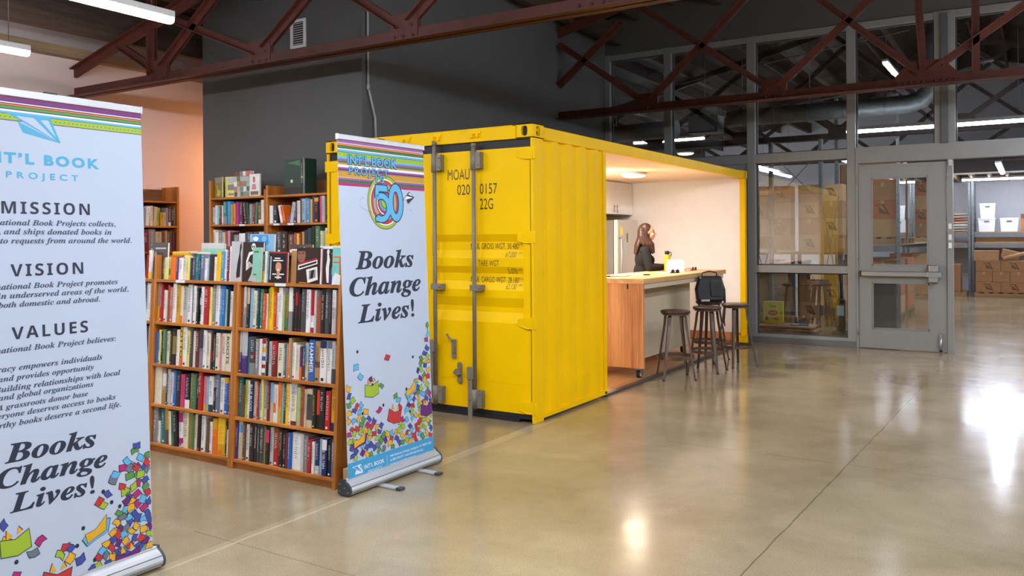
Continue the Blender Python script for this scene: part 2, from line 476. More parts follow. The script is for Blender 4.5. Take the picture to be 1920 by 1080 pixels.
jb = MB().box((2.665, PY0-.015, 0), (2.735, PY1, 2.64), M_GREY_FRAME).box((1.5, PY0-.012, 0), (1.532, PY1, 2.64), M_GREY_FRAME)
jo = struct(jb, 'trim_3', bevel=.003)
for z in (1.43, 1.54, 1.69):
    MB().box((2.68, PY0-.022, z), (2.72, PY0-.015, z+.075), M_WHITE).build('contact_plate', jo)
MB().bar((2.75, PY0+.03, 2.60), (4.0, PY0+.03, 2.60), .012, .012, M_BLACK).box((2.90, PY0+.01, 2.585), (3.6, PY0+.05, 2.605), M_BLACK).build('closer_track', jo)
MB().box((2.685, PY0-.03, 2.55), (2.73, PY0-.012, 2.63), M_ALU).build('top_pivot', jo)

# ---------------------------------------------------------------- roof trusses
def truss(Y, x0, x1, nodes, up_r, up_l, label, extra=(), m=M_STEEL_RED):
    t = thing('roof_truss', label, 'truss', (0, Y, 3.4), 0, 'riveted steel roof trusses')
    H = .115
    c = MB()
    for s in (-1, 1):
        c.box((x0, s*.006, 0), (x1, s*.018, H), m); c.box((x0, s*.006, 0), (x1, s*.10, .012), m)
    c.build('bottom_chord', t, bevel=.003)
    top = lambda x: roof_z(x) - .53 - 3.4
    segs = [x0] + ([2.7] if x0 < 2.7 < x1 else []) + [x1]
    c = MB()
    for a, b in zip(segs[:-1], segs[1:]):
        c.prism([(a, -.08, top(a)-.012), (b, -.08, top(b)-.012), (b, -.08, top(b)), (a, -.08, top(a))], (0, .16, 0), m)
        c.prism([(a, -.02, top(a)-.11), (b, -.02, top(b)-.11), (b, -.02, top(b)), (a, -.02, top(a))], (0, .04, 0), m)
    c.build('top_chord', t)
    def brace(p, q, wd=.075):
        b = MB(); d = Vector((q[0]-p[0], 0, q[1]-p[1])).normalized(); n = Vector((-d.z, 0, d.x))
        P, Q = Vector((p[0], 0, p[1])), Vector((q[0], 0, q[1]))
        for s in (-1, 1):
            o = Vector((0, s*.016, 0))
            b.bar(P+o, Q+o, wd, .011, m, up=(0, 1, 0))
            b.bar(P+o+n*wd*.5+Vector((0, s*.025, 0)), Q+o+n*wd*.5+Vector((0, s*.025, 0)), .011, .055, m, up=(0, 1, 0))
        b.build('brace', t)
    for i, g in enumerate(nodes):
        big = abs(g-2.57) < .02
        hw, hh = (.34, .30) if big else (.16, .20)
        gp = MB()
        if big:
            gp.prism([(g-hw, -.028, .0), (g+hw, -.028, .0), (g+hw, -.028, .13), (g+hw*.55, -.028, hh), (g-hw*.5, -.028, hh), (g-hw, -.028, .13)], (0, .056, 0), m)
        else:
            gp.box((g-hw, -.026, 0), (g+hw, .026, hh+.06), m)
        n = 10 if big else 3
        for k in range(n):
            x = g - hw + (k+.5)*2*hw/n
            for s in (-1, 1): gp.ball((x, s*.028, .05), (.017, .012, .017), None, 8, 5, m)
        for k in (-.5, .5):
            for s in (-1, 1): gp.ball((g+k*hw*1.1, s*.028, hh*.72), (.017, .012, .017), None, 8, 5, m)
        gp.build('gusset_plate', t)
        def meet(sl, sg):
            lo, hi = 0, 8
            for _ in range(40):
                mid = (lo+hi)/2
                x = g+sg*mid
                if .12+sl*mid < top(x) - .06: lo = mid
                else: hi = mid
            return lo
        if up_r[i]:
            d = meet(up_r[i], 1); brace((g+.06, .16), (min(g+d, x1-.02), .12+up_r[i]*min(d, x1-.02-g)))
        if up_l[i]:
            d = meet(up_l[i], -1); brace((g-.06, .16), (max(g-d, x0+.02), .12+up_l[i]*min(d, g-x0-.02)))
    for e in extra: brace(*e)
    return t
truss(-.24, -6.48, 9, (-4.79, -3.11, -1.2, .7, 2.57), (.72, .70, .74, .85, .6), (.55, .40, .65, .7, .75), 'rusty steel truss crossing in front of the charcoal wall',
      (((-4.9, .1), (-4.9, 1.0)),))
truss(4.93, -2.44, 9, (-1.0, .78, 2.57), (.90, .86, .68), (.72, .74, .92), 'red steel truss running just before the glass partition',
      (((-2.43, .50), (-1.39, 1.34)), ((2.55, .2), (2.42, 2.3)), ((3.1, .1), (3.1, 2.2))))
truss(10.1, -6.4, 9, (-4.7, -3.0, -1.2, .6, 2.57, 4.4), (.7, .7, .8, .85, .7, .6), (.5, .6, .7, .75, .9, .8), 'shaded steel truss nearer the glass, inside the warehouse', (), M_STEEL_SHADE)
truss(15.3, -6.4, 9, (-4.7, -3.0, -1.2, .6, 2.57, 4.4), (.7, .7, .8, .85, .7, .6), (.5, .6, .7, .75, .9, .8), 'farthest shaded steel truss, deep inside the warehouse', (), M_STEEL_SHADE)

# ---------------------------------------------------------------- wall fittings
M_PIPE = mat('painted pipe', (176, 178, 176), .5)
cd = MB().tube([(-2.43, .63, 5.1), (-2.43, .63, 3.25)], .013, 8, M_PIPE).tube([(-2.43, .63, 3.25), (-2.425, .66, 3.15), (-2.42, .73, 2.92), (-2.42, .74, 2.61)], .013, 8, M_PIPE)
cd.cyl((-2.43, .63, 3.22), (-2.43, .63, 3.28), .02, None, 10, M_PIPE)
tag(cd.build('electrical_conduit'), 'thin grey conduit pipe with a bend on the charcoal wall', 'pipe')
vt = thing('air_vent', 'small white louvred vent high on the charcoal wall', 'vent', (-3.335, .5, 3.92))
f = MB()
for a, b in (((-.12, -.16), (.12, -.13)), ((-.12, .13), (.12, .16)), ((-.12, -.13), (-.085, .13)), ((.085, -.13), (.12, .13))):
    f.box((a[0], -.018, a[1]), (b[0], -.002, b[1]), M_WHITE)
f.build('vent_frame', vt)
B((-.085, -.006, -.13), (.085, -.003, .13)).build('vent_backing', vt, M_BLACK)
s_ = MB()
for k in range(10):
    s_.obox((0, -.012, -.115+k*.0255), (.17, .016, .004), Matrix.Rotation(.6, 3, 'X'), M_WHITE)
s_.build('louvre_slats', vt)

# ---------------------------------------------------------------- ceiling tubes
M_TUBE = emit('lit tube diffuser', (236, 240, 255), TUBE)
M_TUBEF = emit('lit warehouse tube diffuser', (230, 236, 255), TUBE_FAR)
def tube_light(p, L, ax, label, group, em, wire=.9, tilt=None):
    t = thing('ceiling_light', label, 'light', p, 0 if ax == 'y' else -pi/2, group)
    B((-.055, 0, .045), (.055, L, .10)).build('housing', t, M_WHITE, bevel=.006)
    MB().prism([(-.05, .004, .045), (-.042, .004, .01), (-.02, .004, 0), (.02, .004, 0), (.042, .004, .01), (.05, .004, .045)], (0, L-.008, 0), em).build('diffuser', t)
    for y in (.18, L-.18):
        MB().cyl((0, y, .10), (0, y, .10+wire), .004, None, 6, M_GALV).build('hanging_wire', t)
g1 = 'tube lights of the reading room'
for i, x in enumerate((-4.6, -2.4, -.2, 2.0, 4.2, 6.4)):
    lab = ['hanging tube light seen over the banner, lower left one', 'hanging tube light over the bookcases, upper left one', 'tube light hanging above the camera side'][min(i, 2)]
    wz = roof_z(x)-.02-3.5
    tube_light((x, -4.25, 3.4), 2.44, 'y', lab, g1, M_TUBE, wz)
    if i > 1: tube_light((x, -9.4, 3.4), 2.44, 'y', 'tube light hanging behind the viewer', g1, M_TUBE, wz)
for x in (4.7, 6.8):
    for y in (.4, 3.5): tube_light((x, y, 3.4), 2.44, 'y', 'unseen tube light hanging by the right side of the room', g1, M_TUBE, roof_z(x)-3.52)  # deeper row added out of view to brighten the right side
# lamp hidden round the corner of the charcoal block
wl = thing('pendant_lamp', 'warm pendant lamp round the corner of the charcoal block', 'lamp', (-5.45, 3.3, 2.85))
MB().lathe([(.03, .20), (.06, .16), (.15, .02), (.15, 0)], seg=20, m=M_WHITE).build('shade', wl)
MB().ball((0, 0, -.03), .055, m=emit('warm bulb', (255, 176, 120), LAMP_WALL*10)).build('bulb', wl)
MB().cyl((0, 0, .2), (0, 0, 1.70), .006, None, 6, M_BLACK).build('cord', wl)
# ================================================================ shipping container
CL, CW, CH = 6.36, 2.438, 2.60
M_INK = mat('stencil black', (62, 50, 12), .5, var=0)
M_ROD = mat('grey rod paint', (128, 120, 104), .5, var=.08, scale=14)
ct = thing('shipping_container', 'bright yellow shipping container, side cut open as a kitchenette', 'container', (0, 0, 0))
def corner_casting(x, y, z, sx, sy):
    """hollow corner block with oblong holes in the two outer faces; sx, sy point outwards"""
    w, l, h = .17, .19, .125
    m = MB()
    x0, x1 = (x-w, x) if sx > 0 else (x, x+w)
    y0, y1 = (y, y+l) if sy < 0 else (y-l, y)
    def plate(axis):
        n = 12
        if axis == 'y': c = (x0+x1)/2; yo = y0 if sy < 0 else y1; outer = [(x0, z), (x1, z), (x1, z+h), (x0, z+h)]
        else: c = (y0+y1)/2; yo = x1 if sx > 0 else x0; outer = [(y0, z), (y1, z), (y1, z+h), (y0, z+h)]
        cz_ = z+h/2; hole = []
        a, b = (.032, .045) if axis == 'y' else (.036, .045)
        for k in range(n*2):
            t = -3*pi/4 + 2*pi*k/(n*2)
            hole.append((c + a*(abs(cos(t))**.7)*(1 if cos(t) > 0 else -1), cz_ + b*(abs(sin(t))**.7)*(1 if sin(t) > 0 else -1)))
        N = n*2; ring = []
        for k in range(N):
            side = k*4//N; f = (k*4/N) - side
            p, q = outer[side], outer[(side+1) % 4]
            ring.append((p[0]+(q[0]-p[0])*f, p[1]+(q[1]-p[1])*f))
        inn = .03*(-1 if (axis == 'y' and sy > 0) or (axis == 'x' and sx > 0) else 1)
        P = (lambda u, v, d: (u, yo+d, v)) if axis == 'y' else (lambda u, v, d: (yo+d, u, v))
        vs = [P(u, v, 0) for u, v in ring] + [P(u, v, 0) for u, v in hole] + [P(u, v, inn) for u, v in hole]
        fs = [(k, (k+1) % N, N+(k+1) % N, N+k) for k in range(N)] + [(N+k, N+(k+1) % N, 2*N+(k+1) % N, 2*N+k) for k in range(N)]
        m.add(vs, fs, M_YEL)
        # dark core seen through the hole
    plate('y'); plate('x')
    i = .031
    m.box((x0+(0 if sx > 0 else i), y0+(i if sy < 0 else 0), z+.01), (x1-(i if sx > 0 else 0), y1-(0 if sy < 0 else i), z+h-.01), M_BLACK)
    m.box((x0, y0, z+h-.008), (x1, y1, z+h), M_YEL); m.box((x0, y0, z), (x1, y1, z+.008), M_YEL)
    xi = x0 if sx > 0 else x1; yi = y1 if sy < 0 else y0
    m.box((xi-.004, y0, z), (xi+.004, y1, z+h), M_YEL); m.box((x0, yi-.004, z), (x1, yi+.004, z+h), M_YEL)
    m.build('corner_casting', ct)
for (x, y, sx, sy) in ((0, 0, 1, -1), (-CW, 0, -1, -1), (0, CL, 1, 1), (-CW, CL, -1, 1)):
    corner_casting(x, y, CH-.125, sx, sy)
    if y > 0: corner_casting(x, y, 0, sx, sy)
# corner posts
def post(a, b):
    B(a, b).build('corner_post', ct, M_YEL, bevel=.008)
post((-.030, .004, 0), (-.004, .175, CH-.12)); post((-CW+.004, .004, 0), (-CW+.03, .175, CH-.12))
post((-.085, CL-.10, .03), (-.006, CL-.004, CH-.12)); post((-CW+.006, CL-.16, .12), (-CW+.16, CL-.004, CH-.12))
# rails
B((-.065, .16, CH-.125), (-.004, CL-.15, CH-.016)).build('top_rail', ct, M_YEL, bevel=.006)
B((-CW+.004, .16, CH-.125), (-CW+.065, CL-.15, CH-.016)).build('top_rail', ct, M_YEL)
B((-.06, .18, .022), (-.008, 1.46, .06)).build('bottom_rail', ct, M_YEL, bevel=.004)
B((-.06, 1.44, .002), (-.008, CL-.1, .028)).build('threshold', ct, mat('dark threshold', (86, 72, 58), .5))
B((-CW+.008, .18, .0), (-CW+.06, CL-.1, .15)).build('bottom_rail', ct, M_YEL)
hd = MB().box((-CW+.165, .004, CH-.125), (-.165, .07, CH-.014), M_YEL).box((-CW+.3, .004, CH-.016), (-.21, .07, CH-.004), M_YEL)
hd.build('door_header', ct, bevel=.004)
B((-CW+.165, .02, .0), (-.165, .10, .03)).build('door_sill', ct, M_BLACK)
# corrugated side left of the opening
def corrugated(y0, y1, x, depth, z0, z1, name, flip=1, pitch=.278):
    m = MB(); ys = []; y = y0 + .02
    prof = [(y0, 0)]
    while y < y1 - .02:
        for dy, d in ((0, 0), (.068, depth), (.138, depth), (.206, 0)):
            if y+dy < y1-.01: prof.append((y+dy, d))
        y += pitch
    prof.append((y1, 0))
    n = len(prof)
    vs = [(x-flip*d, yy, z0) for yy, d in prof] + [(x-flip*d, yy, z1) for yy, d in prof] + [(x-flip*(d+.004), yy, z0) for yy, d in prof] + [(x-flip*(d+.004), yy, z1) for yy, d in prof]
    fs = [(k, k+1, n+k+1, n+k) for k in range(n-1)] + [(2*n+k, 3*n+k, 3*n+k+1, 2*n+k+1) for k in range(n-1)] + [(n-1, 3*n-1, 4*n-1, 2*n-1)]
    m.add(vs, fs, M_YEL)
    return m.build(name, ct)
corrugated(.17, 1.42, -.012, .038, .03, CH-.11, 'corrugated_side')
B((-.075, 1.405, .03), (-.008, 1.47, CH-.11)).build('opening_post', ct, M_YEL, bevel=.004)
corrugated(.17, CL-.15, -CW+.012, .038, .1, CH-.11, 'corrugated_side', -1)
B((-CW+.02, .06, CH-.06), (-.03, CL-.03, CH-.035)).build('roof_panel', ct, M_YEL)
B((-CW+.05, CL-.06, .03), (-.05, CL-.04, CH-.06)).build('end_panel', ct, M_YEL)
# lining
B((-CW+.07, 1.47, .03), (-CW+.085, CL-.075, CH-.11)).build('back_lining', ct, M_CREAM)
B((-CW+.07, CL-.085, .03), (-.088, CL-.065, CH-.11)).build('end_lining', ct, M_CREAM)
B((-CW+.07, CL-.10, .03), (-.088, CL-.086, .16)).build('kick_board', ct, M_PINE)
B((-CW+.07, 1.405, .03), (-.08, 1.425, CH-.11)).build('inner_lining', ct, M_CREAM)
ce = MB(); n = 0; y = 1.43; prof = []
while y < CL-.09:
    for dy, d in ((0, 0), (.018, 0), (.050, .04), (.068, .04)):
        if y+dy < CL-.08: prof.append((y+dy, d))
    y += .10
n = len(prof); za = CH-.082
ce.add([(-.066, yy, za-d) for yy, d in prof] + [(-CW+.07, yy, za-d) for yy, d in prof], [(k, n+k, n+k+1, k+1) for k in range(n-1)], mat('ceiling paint', (238, 216, 186), .6, var=.02))
ce.build('ribbed_ceiling', ct)
B((-CW+.07, 1.43, .004), (-.06, CL-.09, .022)).build('plywood_floor', ct, wood('plywood floor', (168, 116, 70), (198, 148, 98), .45, 1, 5))

# ---- door leaves (each with hinges, lock rods)
RIBS = [(1.643, 1.577), (1.502, 1.429, ), (1.355, 1.293), (1.222, 1.145), (1.079, .994), (.949, .858)]
def door_leaf(x0, x1, rx0, rx1, hinge_x, hs, rods):
    """x0..x1 the leaf; rx0..rx1 its pressed ribs"""
    y0, dp, th = .022, .032, .045
    zs = [(2.40, 0)]
    for i in range(0, 6, 2):
        (a, b), (c, d) = RIBS[i], RIBS[i+1]
        zs += [(a, 0), (b, dp), (c, dp), (d, 0)]
    zs += [(.075, 0)]
    m = MB(); n = len(zs)
    vs = [(rx0, y0+d, z) for z, d in zs] + [(rx1, y0+d, z) for z, d in zs]
    m.add(vs, [(k, n+k, n+k+1, k+1) for k in range(n-1)], M_YEL)
    for xx in (rx0, rx1):      # cheeks of the ribs
        for i in range(1, n-1, 4):
            m.add([(xx, y0+zs[i+j][1], zs[i+j][0]) for j in range(4)], [(0, 1, 2, 3)], M_YEL)
    for a, b in ((x0, rx0), (rx1, x1)):
        m.add([(a, y0, .075), (b, y0, .075), (b, y0, 2.40), (a, y0, 2.40)], [(0, 1, 2, 3)], M_YEL)
    m.add([(x0, y0, .075), (x0, y0, 2.4), (x0, y0+th, 2.4), (x0, y0+th, .075), (x1, y0, .075), (x1, y0, 2.4), (x1, y0+th, 2.4), (x1, y0+th, .075)],
          [(0, 1, 2, 3), (4, 7, 6, 5), (1, 5, 6, 2), (0, 3, 7, 4), (3, 2, 6, 7)], M_YEL)
    for z in (2.22, .33):       # faint weld seams
        m.box((x0+.05, y0-.002, z-.002), (x1-.05, y0, z+.002), M_YEL)
    d = m.build('door', ct)
    g = MB()
    for a, b in (((x0-.03, 2.40), (x1+.03, 2.475)), ((x0-.03, .03), (x1+.03, .075)), ((x0-.012, .03), (x0, 2.45)), ((x1, .03), (x1+.012, 2.45))):
        g.box((a[0], y0+.006, a[1]), (b[0], y0+.07, b[1]), M_BLACK)
    g.build('rubber_gasket', d)
    for z in (2.342, 1.613, .87, .135):
        k = MB()
        k.prism([(hinge_x-hs*.13, y0-.006, z-.03), (hinge_x-hs*.04, y0-.02, z-.052), (hinge_x+hs*.052, y0-.02, z-.052), (hinge_x+hs*.052, y0-.02, z+.052), (hinge_x-hs*.04, y0-.02, z+.052), (hinge_x-hs*.13, y0-.006, z+.03)], (0, .024, 0), M_YEL)
        k.cyl((hinge_x+hs*.05, y0-.012, z-.055), (hinge_x+hs*.05, y0-.012, z+.055), .014, None, 12, M_YEL)
        k.box((hinge_x+hs*.045, y0-.022, z-.054), (hinge_x+hs*.058, y0+.0, z+.054), mat('rusty paint edge', (196, 120, 20), .6))
        k.build('hinge', d, bevel=.004)
    for rx, hz, ztop in rods:
        yr = -.03
        k = MB().cyl((rx, yr, .08), (rx, yr, ztop), .0185, None, 14, M_ROD)
        for z, h in ((2.305, .17), (.17, .17)):
            k.cyl((rx, yr, z-h/2), (rx, yr, z+h/2), .03, None, 16, M_ROD)
            k.box((rx+.0, yr+.012, z-h/2+.01), (rx+.075, y0, z+h/2-.01), M_ROD)
            k.box((rx+.03, yr-.012, z-h/2+.012), (rx+.075, yr+.016, z+h/2-.012), M_ROD)
            for q in (-.045, .045): k.ball((rx+.058, yr-.013, z+q), .008, None, 8, 5, M_GALV)
        k.cyl((rx, yr, ztop), (rx, yr, ztop+.03), .026, .022, 12, M_ROD)
        for z in (1.165,):
            k.box((rx-.035, yr-.022, z-.026), (rx+.08, y0, z+.026), M_ROD)
            k.ball((rx+.062, yr-.022, z), .011, None, 8, 5, M_GALV)
        r = k.build('lock_rod', d)
        # hinged handle hanging from the rod
        h = MB().box((rx-.07, yr-.03, hz-.055), (rx+.0, yr+.012, hz+.055), M_ROD)
        h.prism([(rx-.066, yr-.022, hz-.05), (rx-.018, yr-.022, hz-.05), (rx-.012, yr-.03, hz-.33), (rx-.02, yr-.03, hz-.42), (rx-.035, yr-.03, hz-.52), (rx-.055, yr-.03, hz-.50), (rx-.058, yr-.03, hz-.36)], (0, .016, 0), M_ROD)
        h.cyl((rx-.04, yr-.034, hz-.24), (rx-.04, yr-.0, hz-.24), .012, None, 10, M_GALV)
        h.build('rod_handle', d, bevel=.003)
    return d
dR = door_leaf(-1.205, -.044, -1.109, -.115, -.045, 1, [(-1.038, .62, 2.47), (-.60, .40, 2.43)])
dL = door_leaf(-2.394, -1.233, -2.323, -1.33, -2.393, -1, [(-1.82, .40, 2.47), (-1.40, .62, 2.47)])
for rx in (-1.82, -1.40, -1.038, -.60):
    k = MB().box((rx-.045, -.022, CH-.09), (rx-.02, .006, CH-.05), M_YEL).box((rx+.02, -.022, CH-.09), (rx+.045, .006, CH-.05), M_YEL).box((rx-.045, -.008, CH-.055), (rx+.06, .006, CH-.03), M_YEL)
    k.build('cam_keeper', ct, bevel=.003)
# handle latches on the right leaf
k = MB().obox((-.858, .012, .60), (.045, .018, .17), Matrix.Identity(3), M_ROD).cyl((-.858, .0, .66), (-.858, .02, .66), .0225, None, 14, M_ROD).cyl((-.858, .0, .53), (-.858, .02, .53), .0225, None, 14, M_ROD)
k.bar((-.865, -.01, .665), (-.92, -.02, .735), .022, .014, M_ROD).box((-.872, -.012, .56), (-.844, .006, .63), M_ROD)
k.build('handle_catch', dR, bevel=.003)
k = MB().obox((-.795, .012, .385), (.045, .018, .15), Matrix.Identity(3), M_ROD).cyl((-.795, .0, .46), (-.795, .02, .46), .0225, None, 14, M_ROD).cyl((-.795, .0, .31), (-.795, .02, .31), .0225, None, 14, M_ROD)
k.prism([(-.815, -.02, .36), (-.85, -.03, .385), (-.82, -.03, .42), (-.775, -.02, .43), (-.775, -.02, .37)], (0, .035, 0), M_ROD)
k.build('handle_catch', dR, bevel=.003)

def rib_y(z):
    zs = [(3, 0)]
    for i in range(0, 6, 2):
        (a, b), (c, d) = RIBS[i], RIBS[i+1]
        zs += [(a, 0), (b, .032), (c, .032), (d, 0)]
    zs += [(0, 0)]
    for (za, da), (zb, db) in zip(zs[:-1], zs[1:]):
        if zb <= z <= za: return .022 + da + (db-da)*(za-z)/(za-zb)
    return .022
def stencil(s, x0, x1, z0, z1, shear=0, bold=0.0, split=False, m=None):
    vs, fs = text_shape(s, bold, 1.0, shear)
    a, b = extent(vs); c, d = extent(vs, 1)
    mb = MB()
    pts = []
    for u, v in vs:
        x = x0 - .016 + (u-a)/(b-a)*(x1-x0); z = z0 + (v-c)/(d-c)*(z1-z0)
        pts.append((x, rib_y(z)-.0015, z))
    mb.add(pts, fs, m or M_INK)
    return mb
for args in (('MOAU', -.908, -.662, 2.142, 2.238), ('020', -.80, -.660, 2.003, 2.098), ('0157', -.552, -.366, 2.004, 2.098), ('22G', -.552, -.410, 1.866, 1.964)):
    stencil(*args).build('stencilled_code', dR)
for args in (('MAX. GROSS WGT. 30.480', -.675, -.165, 1.511, 1.563), ('TARE WGT', -.575, -.352, 1.359, 1.411), ('MAX. CARGO WGT. 28.180', -.675, -.165, 1.212, 1.263), ('5.070', -.27, -.175, 1.292, 1.340)):
    stencil(*args).build('stencilled_weight', dR)
for args in (('67.200', -.29, -.178, 1.440, 1.487), ('62.130', -.287, -.180, 1.157, 1.203)):
    stencil(*args, shear=.25, m=mat('worn stencil ink', (120, 92, 20), .5, var=0)).build('stencilled_weight', dR)
for s, z in (('KGS', 1.541), ('LBS', 1.468), ('LBS', 1.320), ('KGS', 1.243), ('LBS', 1.186)):
    stencil(s, -.162, -.122, z, z+.018, m=mat('worn stencil ink', (120, 92, 20), .5, var=0)).build('stencilled_unit', dR)

# ================================================================ kitchenette inside
lp = thing('ceiling_dome_light', 'round white dome light glowing on the container ceiling', 'light', (-.915, 4.23, CH-.126))
MB().lathe([(.158, -.034), (.166, -.030), (.172, 0)], seg=32, m=M_WHITE).build('base_ring', lp)
MB().lathe([(.002, -.062), (.06, -.060), (.12, -.052), (.150, -.040), (.156, -.0345)], seg=32, m=emit('lit dome', (255, 234, 206), PUCK)).build('diffuser', lp)
lp2 = copy_tree(lp); lp2.location = (-1.2, 3.4, CH-.126); lp2['label'] = 'unseen dome light added behind the corrugated yellow side'  # extra dome out of sight, added to brighten the kitchenette
for ch in lp2.children:
    if ch.name.startswith('diffuser'):
        ch.data = ch.data.copy(); ch.data.materials[0] = emit('added fill dome', (255, 244, 230), 150)
lp['group'] = lp2['group'] = 'dome lights in the container'

M_FRIDGE = mat('fridge enamel', (204, 196, 184), .35, .3, var=.02)
fr = thing('refrigerator', 'tall pale steel refrigerator with notes on its door', 'refrigerator', (-2.32, 5.16, .022))
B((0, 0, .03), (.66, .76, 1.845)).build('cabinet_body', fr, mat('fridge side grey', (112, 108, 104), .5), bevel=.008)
B((0, 0, 0), (.60, .74, .03)).build('plinth', fr, M_BLACK)
d1 = B((.665, .0, .70), (.735, .76, 1.85)).build('fridge_door', fr, M_FRIDGE, bevel=.014, seg=3)
d2 = B((.665, .0, .05), (.735, .76, .69)).build('freezer_door', fr, M_FRIDGE, bevel=.014, seg=3)
MB().tube([(.735, .045, .85), (.775, .045, .88), (.775, .045, 1.55), (.735, .045, 1.58)], .011, 10, M_STEEL).build('handle', d1)
MB().tube([(.735, .045, .60), (.775, .045, .58), (.775, .045, .25), (.735, .045, .22)], .011, 10, M_STEEL).build('handle', d2)
def note(y, z, wy, hz, c, nm, label, cat):
    o = B((0, -wy/2, -hz/2), (.002, wy/2, hz/2)).build(nm, None, mat(nm+' paper', c, .7, var=.02)); o.location = (-1.5845, y, z)
    tag(o, label, cat)
note(5.30, 1.70, .09, .13, (244, 226, 96), 'sticky_note', 'yellow sticky note high on the refrigerator door', 'note')
note(5.50, 1.60, .06, .14, (140, 128, 116), 'photo_magnet', 'narrow grey photo strip on the refrigerator door', 'magnet')
note(5.44, 1.46, .09, .22, (206, 212, 204), 'paper_list', 'pale printed list on the refrigerator door below the photo strip', 'paper')
cb = thing('wall_cabinet', 'white wall cabinet hung above the refrigerator', 'cabinet', (-2.35, 4.3, 1.965))
B((0, 0, 0), (.50, 1.955, .505)).build('carcass', cb, M_CREAM)
for y0, hy in ((.0, .60), (.652, 1.25), (1.304, 1.36)):
    dd = B((.503, y0+.003, .003), (.523, y0+.648, .502)).build('cabinet_door', cb, mat('white laminate', (246, 240, 228), .4, var=.01), bevel=.002)
    MB().cyl((.533, hy-.0, .03), (.533, hy, .14), .008, None, 10, M_STEEL).box((.52, hy-.006, .035), (.535, hy+.006, .045), M_STEEL).box((.52, hy-.006, .125), (.535, hy+.006, .135), M_STEEL).build('bar_handle', dd)
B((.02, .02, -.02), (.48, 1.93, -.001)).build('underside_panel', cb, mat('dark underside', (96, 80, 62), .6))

# island on casters
M_GRAYP = mat('grey green panel', (208, 192, 160), .55, var=.04)
isl = thing('kitchen_island', 'pine kitchen island on casters under a thick wooden top', 'counter', (-.85, 2.50, .022))
B((-.01, -.01, 1.06), (.805, 2.95, 1.118)).build('worktop', isl, M_PINET, bevel=.003)
ep = MB()
for k in range(6): ep.box((.0+k*.1325, 0, .11), (.0+k*.1325+.131, .04, 1.06), M_PINE)
ep.build('end_panel', isl)
B((0, 2.40, .11), (.45, 2.44, 1.06)).build('end_panel', isl, M_GRAYP)
B((.44, .04, .11), (.47, 2.40, 1.06)).build('front_panel', isl, M_GRAYP)
B((.47, .04, 1.0), (.78, 2.90, 1.06)).build('support_rail', isl, M_GRAYP)
B((0, .04, .11), (.44, 2.40, .14)).build('bottom_panel', isl, M_PINE)
B((.60, -.006, 1.0), (.615, .0, 1.06)).build('corner_bracket', isl, M_BLACK)
for x, y in ((.72, .06), (.08, .06), (.40, 2.30), (.05, 2.30)):
    c = MB().box((x-.045, y-.045, .098), (x+.045, y+.045, .11), M_GALV)
    c.box((x-.032, y-.03, .035), (x-.026, y+.03, .10), M_GALV).box((x+.026, y-.03, .035), (x+.032, y+.03, .10), M_GALV)
    c.cyl((x, y, .098), (x, y, .085), .035, None, 14, M_GALV)
    co = c.build('caster', isl)
    MB().cyl((x-.018, y-.01, .042), (x+.018, y-.01, .042), .042, None, 20, M_BLACK).cyl((x-.022, y-.01, .042), (x+.022, y-.01, .042), .024, None, 16, M_WHITE).build('wheel', co)
TOP = .022+1.118
def on_top(mb, name, label, cat, x, y, rz=0, m=None, bevel=0, group=None):
    o = mb.build(name, None, m, bevel=bevel); o.location = (x, y, TOP+.0005); o.rotation_euler = (0, 0, rz)
    return tag(o, label, cat, group)
# bottle
bt = thing('water_bottle', 'yellow water bottle with a black lid on the wooden top', 'bottle', (-.60, 4.62, TOP))
MB().lathe([(.038, 0), (.041, .006), (.041, .19), (.036, .215), (.026, .228), (.026, .235)], seg=24, m=mat('yellow enamel', (250, 172, 10), .35)).build('bottle_body', bt)
MB().lathe([(.031, .232), (.031, .272), (.026, .278)], seg=20, m=M_BLACK).tube([(.03, 0, .25), (.055, 0, .262), (.06, 0, .235), (.05, 0, .20)], .006, 8, M_BLACK).build('lid', bt)
pb_ = MB().box((-.11, -.05, 0), (.11, .05, .125), mat('white paper box', (244, 242, 240), .6)).prism([(-.105, -.05, .125), (.105, -.05, .125), (.105, .02, .16), (-.105, .02, .16)], (0, .004, 0), mat('white paper box', (244, 242, 240), .6))
on_top(pb_, 'paper_box', 'white paper box beside the yellow bottle', 'box', -.44, 4.50, radians(32))
def glasses(x, y, rz, label, c):
    g = MB(); mm = mat('glasses frame '+label[:5], c, .3)
    for s in (-1, 1):
        g.cyl((0, s*.036, .022), (.004, s*.036, .022), .026, None, 16, mm)
        g.tube([(0, s*.066, .03), (-.06, s*.07, .03), (-.12, s*.066, .012)], .003, 6, mm)
    g.tube([(.002, -.012, .03), (.004, 0, .034), (.002, .012, .03)], .003, 6, mm)
    g.box((-.02, -.07, .0), (.0, .07, .012), mm)
    on_top(g, 'sunglasses', label, 'glasses', x, y, rz)
glasses(-.28, 4.08, -.6, 'black sunglasses lying before the white paper box', (30, 26, 26))
glasses(-.36, 5.02, -.2, 'brown sunglasses lying alone near the far end of the top', (110, 66, 44))
ph = MB().box((-.04, -.08, 0), (.04, .08, .009), M_BLACK).box((-.036, -.076, .009), (.036, .076, .0095), mat('phone screen', (40, 44, 48), .1, var=0))
on_top(ph, 'phone', 'dark phone lying on papers at the edge of the top', 'phone', -.40, 3.42, .5, bevel=.003)
on_top(MB().box((-.11, -.15, 0), (.11, .15, .003), mat('paper sheet', (238, 234, 226), .7)), 'paper_sheet', 'white sheet of paper beside the dark phone', 'paper', -.55, 3.55, .35)
on_top(MB().box((-.11, -.15, 0), (.11, .15, .012), mat('clear folder', (196, 192, 180), .25)), 'document_folder', 'pale folder lying near the end panel on the wooden top', 'folder', -.58, 3.0, .15, bevel=.003)
